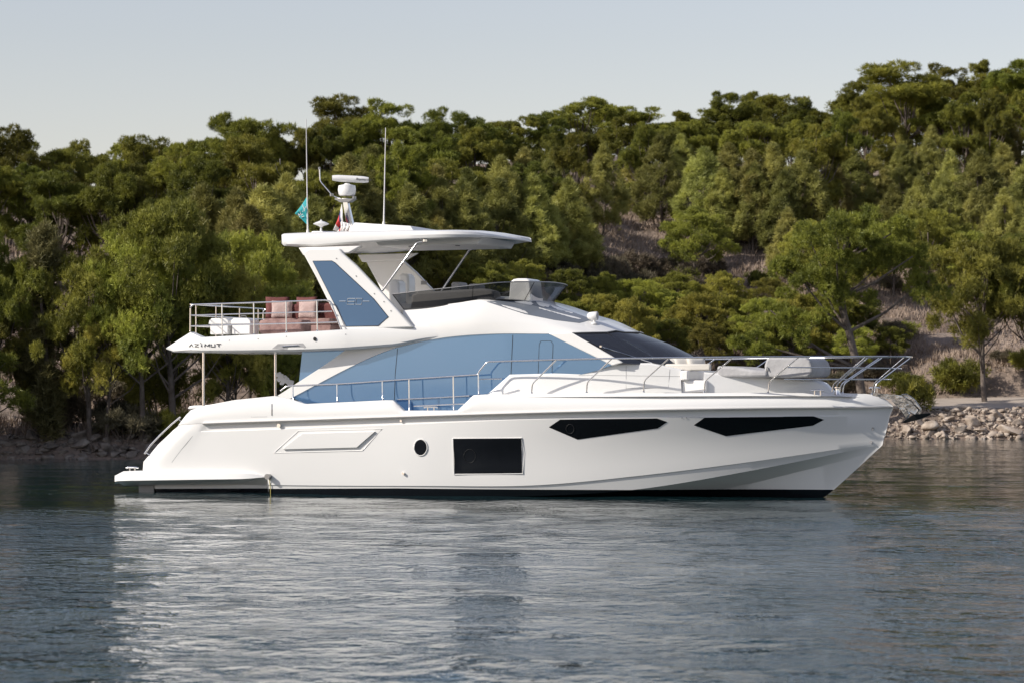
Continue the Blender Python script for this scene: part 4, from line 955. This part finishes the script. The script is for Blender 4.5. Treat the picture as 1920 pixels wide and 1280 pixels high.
water = gridmesh('water', np.concatenate([[-3000, -800, -300, -120], np.arange(-60, -26, 1.), np.arange(-26, 28, .2), np.arange(28, 60, 1.), [120, 300, 800, 3000]]),
                 np.concatenate([[-3000, -600, -100, 0], np.arange(8, 72, .2), np.arange(72, 135, .4), [150, 300]]), wz, wm)
tag(water, kind='structure')

# ================================================================= ROCKS
def rock_np(n_sub, seed, sx, sy, sz):
    b = bmesh.new(); bmesh.ops.create_icosphere(b, subdivisions=n_sub, radius=1); v = np.array([x.co[:] for x in b.verts]); f = np.array([[q.index for q in p.verts] for p in b.faces]); b.free()
    r = np.random.default_rng(seed); 
    for _ in range(8):
        nrm = r.normal(size=3); nrm /= np.linalg.norm(nrm); h = r.uniform(.22, .55); d = v@nrm; v = v-np.where(d > h, d-h, 0)[:, None]*nrm
    v = v*(1+.04*vnoise(v[:, 0]*2+v[:, 2], v[:, 1]*2-v[:, 2], .5, seed % 50)[:, None]); return v*np.array([sx, sy, sz]), f
def rubble(name, spots, m):
    V = []; Fc = []; n0 = 0; base = [rock_np(2, k, 1, 1, 1) for k in range(14)]
    for k, (x, y, z, s) in enumerate(spots):
        v, f = base[k % 14]; a = k*1.7; c, q = math.cos(a), math.sin(a); v = v*np.array([1, .85, .7])*s; v = np.stack([v[:, 0]*c-v[:, 1]*q, v[:, 0]*q+v[:, 1]*c, v[:, 2]], 1)+(x, y, z)
        V.append(v); Fc.append(f+n0); n0 += len(v)
    return npmesh(name, np.concatenate(V), np.concatenate(Fc), m)
sp_ = []
for k in range(4600):
    x = rng.uniform(13, 34); t = rng.uniform(-.5, 2.9); y = float(shore(x))+t; sp_.append((x, y, float(terrain(x, y))+.02, float(rng.choice([.055, .1, .16, .3], p=[.4, .34, .18, .08]))))
rb2 = rubble('rubble', sp_, M['riprap']); tag(rb2, 'loose broken limestone rubble facing the quay below the track', kind='stuff')
sp_ = []
for k in range(1500):
    x = rng.uniform(-24, 12); t = abs(rng.normal(0, 2.0))-.3; y = float(shore(x))+t; sp_.append((x, y, float(terrain(x, y)), float(rng.choice([.1, .18, .32], p=[.4, .4, .2]))))
rb3 = rubble('rubble', sp_, M['rock']); tag(rb3, 'loose grey stones along the dark left shore', kind='stuff')
ORD = ['first', 'second', 'third', 'fourth', 'fifth', 'sixth', 'seventh', 'eighth', 'ninth', 'tenth', 'eleventh', 'twelfth', 'thirteenth', 'fourteenth', 'fifteenth', 'sixteenth', 'seventeenth', 'eighteenth', 'nineteenth', 'twentieth', 'twenty-first', 'twenty-second', 'twenty-third', 'twenty-fourth']
def boulder(px, py, s, k, m, label, group):
    d = ray(px, py); t = (CAMH-.0)/-d[2] if d[2] < 0 else 100
    D = float(shore(d[0]*100))
    for _ in range(300):
        x = d[0]/d[1]*D; z = CAMH+d[2]/d[1]*D
        if float(terrain(x, D)) >= z: break
        D += .1
    v, f = rock_np(3, 100+k, s*1.25, s, s*.72); o = npmesh('boulder', v, f, m, smooth_=False); o.location = (x, D, float(terrain(x, D))+s*.25); o.rotation_euler = (0, 0, k*1.3); tag(o, label, 'boulder', group)
LB = [(14, 854, .22), (40, 848, .32), (70, 852, .24), (98, 842, .36), (122, 850, .22), (150, 840, .42), (178, 848, .26), (205, 844, .34), (232, 851, .24), (252, 847, .26), (60, 830, .4), (160, 822, .45)]
LB1 = sorted(LB[:10]); 
for k, (px, py, s) in enumerate(LB1): boulder(px, py, s, k, M['rock'], f'{ORD[k]} of ten grey boulders on the left waterline, from the left', 'boulders on the left shore')
boulder(60, 828, .4, 11, M['rock'], 'grey boulder resting higher on the left bank, nearer the picture edge', 'boulders on the left bank'); boulder(160, 821, .45, 12, M['rock'], 'grey boulder resting higher on the left bank, nearer the yacht stern', 'boulders on the left bank')
RBL = [(1700, 812, .4), (1725, 795, .3), (1752, 808, .5), (1778, 788, .34), (1800, 812, .45), (1822, 798, .62), (1845, 810, .4), (1872, 786, .4), (1893, 814, .6), (1912, 796, .34)]
for k, (px, py, s) in enumerate(RBL): boulder(px, py, s, 20+k, M['riprap'], f'{ORD[k]} of ten large pale boulders in the quay rubble, from the left', 'boulders in the quay rubble')

# ================================================================= TREES
def sprigs(centers, radii, per, L, W, up, K=4, inner=.55, rg=None):
    """tufts of short needles radiating from points in the shell of each lobe"""
    K2 = 13; W = W*.7; L = L*1.12; per = max(8, int(per*1.35*K/K2)); C = np.repeat(centers, per, 0); Rr = np.repeat(radii, per, 0); n = len(C)
    d = rg.normal(size=(n, 3)); d[:, 2] += .3; d /= np.linalg.norm(d, axis=1)[:, None]
    s = rg.uniform(inner, 1.0, n)[:, None]**.6; p = C+d*Rr*s*rg.uniform(.85, 1.15, (n, 1))
    nrm = d/Rr; nrm /= np.linalg.norm(nrm, axis=1)[:, None]; nrm[:, 2] += up; nrm /= np.linalg.norm(nrm, axis=1)[:, None]
    ts = np.repeat(rg.uniform(.65, 1.35, (n, 1)), K2, 0)
    P3 = np.repeat(p, K2, 0)+rg.normal(size=(n*K2, 3))*L*.22; D3 = np.repeat(nrm, K2, 0)*.75+rg.normal(size=(n*K2, 3))*.62; D3 /= np.linalg.norm(D3, axis=1)[:, None]
    sd = np.cross(D3, rg.normal(size=(n*K2, 3))); sd /= np.linalg.norm(sd, axis=1)[:, None]+1e-6
    l = rg.uniform(.6, 1.2, (n*K2, 1))*L*ts; w_ = rg.uniform(.6, 1.2, (n*K2, 1))*W*ts
    v = np.stack([P3-sd*w_*.5, P3+sd*w_*.5, P3+D3*l+sd*w_*.1, P3+D3*l-sd*w_*.1], 1).reshape(-1, 3); f = np.arange(len(v)).reshape(-1, 4)
    return v, f
def boughs(rg, nb, per, envf, W, sx, sz):
    """lobes gathered into boughs, so the outline is uneven and shows gaps"""
    out = []
    for b_ in range(nb):
        a = b_*2.399+rg.uniform(-.4, .4); r = math.sqrt((b_+.3)/nb)*rg.uniform(.8, 1.1); z = envf(r, rg)
        c0 = np.array([math.cos(a)*r*W*.42, math.sin(a)*r*W*.42, z]); out.append(c0+rg.normal(size=(per, 3))*np.array([sx, sx, sz]))
    return np.concatenate(out)
def trunk_mesh(H, base_r, lean, limbs, rg, crown0):
    m = MB(); pts = []
    for i in range(8):
        t = i/7; pts.append((lean[0]*t**1.3+.12*math.sin(t*5+lean[1]), lean[1]*t**1.2+.1*math.cos(t*4), -.6+(H*.74+.6)*t))
    m.tube(pts, base_r, 8, base_r*.22)
    for c in limbs:
        t = min(.95, max(crown0*.75, (c[2]/H)*.8)); i = t*7; k = min(6, int(i)); a = lin(pts[k], pts[k+1], i-k)
        mid = ((a[0]*.4+c[0]*.6), (a[1]*.4+c[1]*.6), a[2]*.6+c[2]*.4); m.tube([a, mid, tuple(c)], base_r*.30*(1-t*.5), 5, base_r*.06)
    return m
def make_proto(kind, seed):
    rg = np.random.default_rng(seed); root = empty('tree_source'); lean = (rg.uniform(-.5, .5), rg.uniform(-.3, .3))
    if kind == 'pine':
        H, W = 9.0, 7.0; c = boughs(rg, 15, 6, lambda r, g: H*(.93-.28*r**2)-g.uniform(0, 1)**1.2*H*.40, W*.86, .55, .26); c[:, :2] += lean; n = len(c)
        rad = np.stack([rg.uniform(.3, .75, n), rg.uniform(.3, .75, n), rg.uniform(.24, .5, n)], 1); v, f = sprigs(c, rad, 230, .16, .04, .55, 4, .35, rg); m = M['pine']; tr = trunk_mesh(H, .24, lean, c[rg.choice(n, 24, False)], rg, .4)
    elif kind == 'umbrella':
        H, W = 9.0, 8.6; c = boughs(rg, 15, 6, lambda r, g: H*(.95-.24*r**2)-g.uniform(0, 1)*H*.36, W*.88, .6, .28); c[:, :2] += lean; n = len(c)
        rad = np.stack([rg.uniform(.4, .85, n), rg.uniform(.4, .85, n), rg.uniform(.18, .36, n)], 1); v, f = sprigs(c, rad, 230, .16, .04, .7, 4, .35, rg); m = M['pine']; tr = trunk_mesh(H, .26, lean, c[rg.choice(n, 26, False)], rg, .35)
    elif kind == 'curved':
        H, W = 9.6, 8.0; lean = (-2.2, .3); q0 = [(-1.9, 0, 8.6), (-.6, .6, 9.1), (-3.2, -.5, 8.0), (-4.4, .3, 6.9), (-3.6, -1.2, 6.2), (-5.2, .1, 5.1), (-4.2, -.8, 4.3), (-.2, -1.0, 8.2), (1.0, .3, 8.4), (2.0, -.3, 7.4), (-2.0, -1.4, 7.2), (-1.0, 1.3, 7.6), (-5.6, -.4, 3.6), (-2.6, 1.3, 6.5), (.4, 1.2, 7.0), (-1.6, -.9, 5.9), (2.6, .6, 6.3)]
        c = np.concatenate([np.array(q)+rg.normal(size=(6, 3))*np.array([.6, .5, .28]) for q in q0]); n = len(c); rad = np.stack([rg.uniform(.35, .8, n), rg.uniform(.35, .8, n), rg.uniform(.2, .45, n)], 1)
        v, f = sprigs(c, rad, 230, .13, .034, .6, 4, .35, rg); m = M['pine']; tr = MB(); tp_ = [(0, 0, -1), (-.15, 0, 0), (-.5, .05, 1.2), (-.75, .05, 2.6), (-1.2, .1, 4.2), (-1.7, .1, 5.6), (-1.6, .1, 7.2), (-1.2, .1, 8.4)]; tr.tube(tp_, .3, 9, .1)
        for q in q0: k = max([3]+[i_ for i_ in range(3, 8) if tp_[i_][2] < q[2]-.9]); a = tp_[k]; tr.tube([a, (a[0]*.5+q[0]*.5, q[1]*.5, min(a[2], q[2])+abs(q[2]-a[2])*.35+.1), q], .085, 5, .03)
    elif kind == 'young':
        H, W = 5.0, 2.9; n = 150; t = rg.uniform(.06, 1, n)**.85; ang = rg.uniform(0, 6.28, n); pr = (np.minimum(1, (t+.12)*2.6)*(1-t**1.7)**.85); r = np.sqrt(rg.uniform(.08, 1, n))*pr
        c = np.stack([np.cos(ang)*r*W*.5, np.sin(ang)*r*W*.5, H*(.08+.88*t)], 1); q = rg.uniform(.08, .2, n)*(1.2-.5*t); rad = np.stack([q, q, q*2.2], 1)
        v, f = sprigs(c, rad, 54, .15, .028, 1.4, 4, .2, rg); m = M['young']; tr = trunk_mesh(H, .08, (0, 0), c[rg.choice(n, 22, False)], rg, .12)
    elif kind == 'bushy':
        H, W = 5.5, 5.6; c = []
        for b_ in range(17):
            a = b_*2.399; u_ = 1-(b_+.5)/17*1.5; rr = math.sqrt(max(.03, 1-u_*u_))*rg.uniform(.6, 1.05); c.append(np.array([math.cos(a)*rr*W*.4, math.sin(a)*rr*W*.4, H*(.60+.34*u_)])+rg.normal(size=(5, 3))*np.array([.38, .38, .22]))
        c = np.concatenate(c); n = len(c); q = rg.uniform(.28, .6, n); rad = np.stack([q*1.15, q*1.1, q*.7], 1); v, f = sprigs(c, rad, 230, .105, .03, .8, 4, .3, rg); m = M['shrub']; tr = trunk_mesh(H, .15, (0, 0), c[rg.choice(n, 20, False)], rg, .2)
    elif kind == 'cypress':
        H, W = 7.0, 1.5; n = 60; t = rg.uniform(0, 1, n); ang = rg.uniform(0, 6.28, n); pr = np.minimum(1, (t+.12)*3)*(1-t**3)**.6; c = np.stack([np.cos(ang)*pr*W*.28, np.sin(ang)*pr*W*.28, H*(.06+.9*t)], 1); q = rg.uniform(.2, .32, n); rad = np.stack([q, q, q*1.8], 1)
        v, f = sprigs(c, rad, 90, .16, .04, 2.2, 4, .3, rg); m = M['cypress']; tr = trunk_mesh(H, .12, (0, 0), c[:3], rg, .05)
    elif kind in ('shrub', 'dryshrub'):
        H, W = 1.5, 2.2; n = 22; ang = rg.uniform(0, 6.28, n); r = np.sqrt(rg.uniform(0, 1, n)); c = np.stack([np.cos(ang)*r*W*.38, np.sin(ang)*r*W*.38, H*(.25+.5*rg.uniform(0, 1, n)*(1-r*.5))], 1)
        q = rg.uniform(.2, .42, n); rad = np.stack([q, q, q*.85], 1); v, f = sprigs(c, rad, 60, .15, .04, .8, 4, .2, rg); m = M[kind]
        tr = MB()
        for k in range(6): tr.tube([(0, 0, -.2), tuple(c[k]*.6), tuple(c[k])], .03, 4, .008)
    return (H, W, npmesh('crown', v, f, m).data, tr.build('trunk', M['bark'], shade=60).data, root)
PR = {}
def proto(kind, nvar, s0):
    PR[kind] = []
    for k in range(nvar):
        p = make_proto(kind, s0+k); PR[kind].append(p)
proto('pine', 6, 10); proto('umbrella', 3, 30); proto('young', 6, 50); proto('bushy', 4, 70); proto('cypress', 1, 90); proto('curved', 1, 95); proto('shrub', 3, 100); proto('dryshrub', 2, 110)
for o in list(bpy.data.objects):
    if o.name.startswith(('tree_source', 'crown', 'trunk')) and o.parent is None and 'label' not in o: bpy.data.objects.remove(o)
cnt = 0
PLACED = []
NAMES = {'pine': 'pine_tree', 'umbrella': 'umbrella_pine', 'curved': 'spreading_pine', 'young': 'young_pine', 'bushy': 'bushy_tree', 'cypress': 'cypress_tree', 'shrub': 'shrub', 'dryshrub': 'dry_shrub'}
def plant(kind, px, top, H, Wd=None, var=None, row='', rot=None):
    global cnt
    q = place_line(px, top, H)
    if q is None: return None
    if len(q) == 4: H = q[3]
    x, y, z = q[:3]; cnt += 1; v = cnt*5+int(px) if var is None else var
    h0, w0, cm, tm, _ = PR[kind][v % len(PR[kind])]
    Wd = Wd or w0*H/h0
    r = empty(NAMES[kind], (x, y, z-.1), rot if rot is not None else (cnt*2.399) % 6.283); r.scale = (Wd/w0, Wd/w0, (H+.1)/h0)
    for nm, me in (('trunk', tm), ('crown', cm)):
        o = bpy.data.objects.new(nm, me); COL.objects.link(o); o.parent = r
    PLACED.append([r, kind, px, top, row]); return r
def pxw(w_, D=190): return w_*D/FPX
# skyline: (px, top, height m, width px, kind)
SKY = [(-60, 235, 9, 150, 'pine'), (18, 230, 8.5, 120, 'pine'), (92, 238, 9, 150, 'pine'), (150, 242, 8, 110, 'pine'), (232, 238, 8, 110, 'pine'), (292, 218, 9.5, 165, 'umbrella'), (372, 236, 8, 100, 'pine'), (445, 181, 10.5, 180, 'pine'), (518, 222, 8.5, 110, 'pine'),
 (585, 205, 8.5, 110, 'pine'), (645, 173, 9.5, 150, 'pine'), (735, 190, 9, 150, 'pine'), (802, 202, 8, 100, 'pine'), (880, 190, 9, 160, 'pine'), (962, 202, 7.5, 100, 'pine'), (1022, 205, 7.5, 100, 'pine'), (1085, 172, 9, 175, 'umbrella'), (1190, 170, 9, 205, 'umbrella'), (1285, 190, 8.5, 150, 'pine'),
 (1365, 168, 9, 140, 'pine'), (1430, 150, 9.5, 180, 'pine'), (1515, 172, 9, 140, 'pine'), (1592, 150, 9.5, 170, 'pine'), (1690, 108, 12, 240, 'pine'), (1780, 124, 10.5, 180, 'pine'), (1845, 110, 11, 180, 'pine'), (1912, 104, 11, 190, 'pine'), (1985, 110, 11, 190, 'pine')]
for px, top, H, wp, kd in SKY: plant(kd, px, top, H*(.76 if px > 1540 else .72), pxw(wp, 215 if px > 600 else 180), row='sky')
# second row under the skyline
for k, px in enumerate(range(-30, 2000, 46)):
    sk = lerp([(a, b_) for a, b_, *_ in SKY], px); top, H, wp, kd = sk+rr0.uniform(28, 75), rr0.uniform(7, 9), rr0.uniform(95, 150), ('pine', 'umbrella', 'pine')[k % 3]
    plant(kd if px < 1500 else 'pine', px, top, H*(.72 if px < 1500 else .85), pxw(wp*(1 if px < 1500 else 1.25), 180), row='second')
# young pines on the middle slope
rr2 = random.Random(5)
def fill(kind, x0, x1, step, topf, H0, H1, row, keep=lambda px, by: True, jit=14, wr=(.62, .8)):
    px = x0
    while px < x1:
        H = rr2.uniform(H0, H1); top = topf(px)+rr2.uniform(-jit, jit)
        q = place_line(px, top, H)
        if q:
            by = HORIZ-(q[2]-CAMH)*FPX/q[1]
            if keep(px, by): plant(kind, px, top, H, H*rr2.uniform(*wr), row=row)
        px += step*rr2.uniform(.75, 1.25)
CL = [(1040, 1310, 450, 524), (1330, 1460, 510, 585), (1690, 1790, 560, 760), (1560, 1640, 440, 480)]
def keep(px, by): return not any(a < px < b_ and c < by < d for a, b_, c, d in CL)
fill('young', 380, 1960, 52, lambda p: lerp([(380, 350), (520, 345), (700, 285), (900, 310), (1050, 272), (1300, 262), (1500, 290), (1700, 275), (1960, 285)], p), 4.6, 6.2, 'upper', keep)
fill('young', 360, 1960, 56, lambda p: lerp([(360, 385), (600, 370), (900, 350), (1100, 320), (1300, 310), (1500, 340), (1960, 360)], p), 4.4, 5.6, 'middle', keep)
fill('young', 1690, 1980, 46, lambda p: 235, 4.2, 5.4, 'upper', keep)
fill('young', 640, 1500, 64, lambda p: lerp([(640, 400), (1000, 372), (1300, 360), (1500, 400)], p), 3.6, 4.6, 'middle', keep)
fill('bushy', 1300, 1960, 84, lambda p: lerp([(1300, 395), (1500, 410), (1700, 420), (1960, 440)], p), 3.6, 4.8, 'low', keep, wr=(.8, 1.05))
fill('bushy', 840, 1500, 84, lambda p: lerp([(840, 480), (1000, 480), (1060, 515), (1300, 520), (1500, 515)], p), 2.4, 3.6, 'low', keep, wr=(.9, 1.15))
fill('bushy', 1000, 1640, 66, lambda p: 555, 2.6, 3.8, 'low', keep, wr=(.9, 1.15))
fill('bushy', 1030, 1700, 58, lambda p: 612, 2.0, 3.0, 'foot', keep, wr=(.9, 1.2))
# the trees of the same shore just left of the view, which shade the left bank
for k, (x, y, H) in enumerate(((-19.5, 93.5, 5.5), (-22, 90, 6), (-24.5, 93, 7), (-26, 88, 6), (-28.5, 91, 7))):
    h0, w0, cm, tm, _ = PR['bushy'][k % 4]; r = empty('bushy_tree', (x, y, float(terrain(x, y))-.1), k*1.1); r.scale = (1.15, 1.15, H/h0)
    for nm, me in (('trunk', tm), ('crown', cm)): o = bpy.data.objects.new(nm, me); COL.objects.link(o); o.parent = r
    tag(r, 'tall shore tree just beyond the left picture edge', 'tree', 'shore trees beyond the left edge')
# trees of the left shore
for px, top, H, wp, kd, lb in [
 (-14, 385, 8.2, 170, 'pine', 'dark pine cut by the left picture edge above the rocks'),
 (318, 398, 8.0, 260, 'bushy', 'large bright bushy pine above the aft deck, topping the left shore trees'),
 (470, 432, 6.5, 190, 'bushy', 'bushy green tree between the aft rail and the blue arch panel'),
 (170, 478, 6.5, 190, 'bushy', 'olive green bushy tree right of the brown cypress'),
 (262, 470, 7.2, 210, 'bushy', 'bushy tree with a dark standing trunk left of the stern overhang'),
 (205, 600, 4.6, 150, 'bushy', 'low leafy tree on the left bank above the pale grass'),
 (300, 625, 3.2, 110, 'shrub', 'bright green round bush just left of the stern overhang'),
 (425, 520, 6.0, 170, 'bushy', 'shadowed tree behind the white deck boxes'),
 (520, 560, 5.5, 160, 'bushy', 'shadowed tree behind the red sofas'),
 (-30, 600, 5.0, 170, 'bushy', 'dark leafy tree low at the left picture edge'),
 (440, 640, 3.4, 130, 'bushy', 'dark low tree seen beneath the flybridge overhang'),
 (530, 640, 3.6, 120, 'bushy', 'dark low tree seen right of the second deck pole')]:
    r = plant(kd, px, top, H, pxw(wp, 118), row='own')
    if r: tag(r, lb, 'tree' if kd != 'shrub' else 'bush'); PLACED.pop()
for px, top, H, lb in ((84, 424, 7.3, 'tall narrow brown cypress among the left shore trees'), (68, 500, 5.6, 'shorter cypress leaning against the tall brown one')):
    r = plant('cypress', px, top, H, 2.0 if H > 7 else 1.5, row='own'); tag(r, lb, 'tree'); PLACED.pop()
# trees of the right shore
for px, top, H, wp, kd, lb in [
 (1636, 386, 10.2, 270, 'curved', 'big spreading pine with a dark curved trunk above the bow rail'),
 (1560, 440, 6.5, 200, 'pine', 'low spreading pine left of the curved trunk above the bow'),
 (1845, 440, 8.0, 230, 'bushy', 'broad bright pine at the right picture edge above the quay'),
 (1935, 420, 8.5, 200, 'pine', 'pine cut by the right picture edge behind the broad bright one'),
 (1710, 690, 2.0, 80, 'shrub', 'small green bush right behind the bow pulpit'),
 (1790, 655, 2.2, 120, 'shrub', 'bright leafy bush under the broad pine above the track'),
 (1740, 395, 5.2, 190, 'bushy', 'leafy tree upslope between the curved pine and the right edge')]:
    r = plant(kd, px, top, H, pxw(wp, 142), row='own', rot=0 if kd == 'curved' else None)
    if r: tag(r, lb, 'tree' if kd != 'shrub' else 'bush'); PLACED.pop()
# shrubs of the open ground
for k in range(72):
    px = rr2.uniform(1030, 1330) if k > 61 else rr2.uniform(840, 1950) if k < 44 else rr2.uniform(20, 560); top = rr2.uniform(440, 500) if k > 61 else rr2.uniform(455, 700) if k < 44 else rr2.uniform(640, 800)
    q = place_line(px, top, 1.3)
    if not q: continue
    if q[0] > 14 and q[1] < float(shore(q[0]))+9: continue
    plant('dryshrub' if k % 3 else 'shrub', px, top, rr2.uniform(.8, 1.6), rr2.uniform(1.5, 2.6), row='bush')
for k in range(26):
    plant('dryshrub', rr2.uniform(1030, 1340), rr2.uniform(458, 570), rr2.uniform(1.2, 2.0), rr2.uniform(1.8, 3.0), row='bush')
# labels by row and by what each stands above
ZN = [(-999, 120, 'above the left rocks'), (120, 330, 'left of the flybridge rail'), (330, 540, 'above the flybridge rail'), (540, 700, 'behind the radar mast'), (700, 860, 'behind the tall right antenna'), (860, 1010, 'above the hardtop front'), (1010, 1170, 'above the upper windscreen'), (1170, 1340, 'above the windshield'), (1340, 1520, 'above the foredeck'), (1520, 1700, 'above the bow'), (1700, 1850, 'right of the bow'), (1850, 9999, 'at the right picture edge')]
ROWN = {'sky': 'on the skyline', 'second': 'just below the skyline', 'upper': 'high on the slope', 'middle': 'halfway up the slope', 'low': 'low on the slope', 'foot': 'at the slope foot', 'bush': 'on the open ground'}
KW = {'pine': ('dark green pine', 'tree'), 'umbrella': ('broad flat-topped pine', 'tree'), 'young': ('pale young pine', 'tree'), 'bushy': ('olive leafy tree', 'tree'), 'shrub': ('green bush', 'bush'), 'dryshrub': ('brown dry bush', 'bush')}
from collections import defaultdict
bk_ = defaultdict(list)
for p in PLACED:
    z_ = [n_ for a, b_, n_ in ZN if a <= p[2] < b_][0]; bk_[(p[1], p[4], z_)].append(p)
for (kd, row, z_), L in bk_.items():
    L.sort(key=lambda p: p[2])
    for i, p in enumerate(L):
        od = '' if len(L) == 1 else ('left one of two' if i == 0 else 'right one of two') if len(L) == 2 else f'{ORD[i]} from left'
        tag(p[0], f'{KW[kd][0]} {ROWN[row]} {z_}'+(', '+od if od else ''), KW[kd][1], {'sky': 'pines along the skyline', 'second': 'pines below the skyline', 'upper': 'young pines on the slope', 'middle': 'young pines on the slope', 'low': 'leafy trees low on the slope', 'foot': 'leafy trees low on the slope', 'bush': 'bushes on the open ground'}[row])
# dead trees and the post
def dead(px, top, H, lb, seed):
    q = place_line(px, top, H); rg = np.random.default_rng(seed); m = MB(); m.tube([(0, 0, -.3), (.05, 0, H*.5), (-.05, 0, H)], .1, 7, .02)
    for k in range(9):
        z = H*(.35+.07*k); a = rg.uniform(0, 6.28); L = rg.uniform(.6, 1.6); m.tube([(0, 0, z), (math.cos(a)*L*.6, math.sin(a)*L*.6, z+.1), (math.cos(a)*L, math.sin(a)*L, z+.45)], .035, 5, .008)
    o = m.build('dead_tree', M['deadwood'], shade=60); o.location = q[:3]; tag(o, lb, 'tree')
dead(527, 300, 5.0, 'bare bleached dead pine left of the flagged antenna', 3)
q = place_line(1103, 444, 1.6); po = MB().tube([(0, 0, -.3), (.02, 0, .8), (-.02, .02, 1.6)], .12, 8, .09).tube([(0, 0, 1.3), (.2, 0, 1.45)], .05, 6).build('wooden_post', M['bark'], shade=50); po.location = q[:3]; tag(po, 'dark weathered wooden post standing in the dry clearing', 'post')
# dry grass
n = 90000; gx = rng.uniform(-30, 42, n); gt = rng.uniform(1.5, 75, n)**1.0; gy = shore(gx)+gt; ok = ~((gx > 12.5) & (gt < 9.0)) & (vnoise(gx, gy, 4, 8)+vnoise(gx, gy, 1.2, 12)*.5 > -.12)
gx, gy = gx[ok], gy[ok]; gz = terrain(gx, gy); n = len(gx); K = 3
px_ = np.repeat(np.stack([gx, gy, gz], 1), K, 0)+rng.normal(size=(n*K, 3))*np.array([.09, .09, 0]); hh = rng.uniform(.15, .42, n*K); a = rng.uniform(0, 6.28, n*K); wv = np.stack([np.cos(a), np.sin(a), a*0], 1)*.035; ln = np.stack([rng.normal(size=n*K)*.12, rng.normal(size=n*K)*.12, hh], 1)
v = np.stack([px_-wv, px_+wv, px_+ln], 1).reshape(-1, 3); gr_ = npmesh('dry_grass', v, np.arange(len(v)).reshape(-1, 3), M['grass']); tag(gr_, 'dry brown grass covering the open slope', 'grass', kind='stuff')
print('TREES', len(PLACED), 'objects', len(bpy.data.objects))
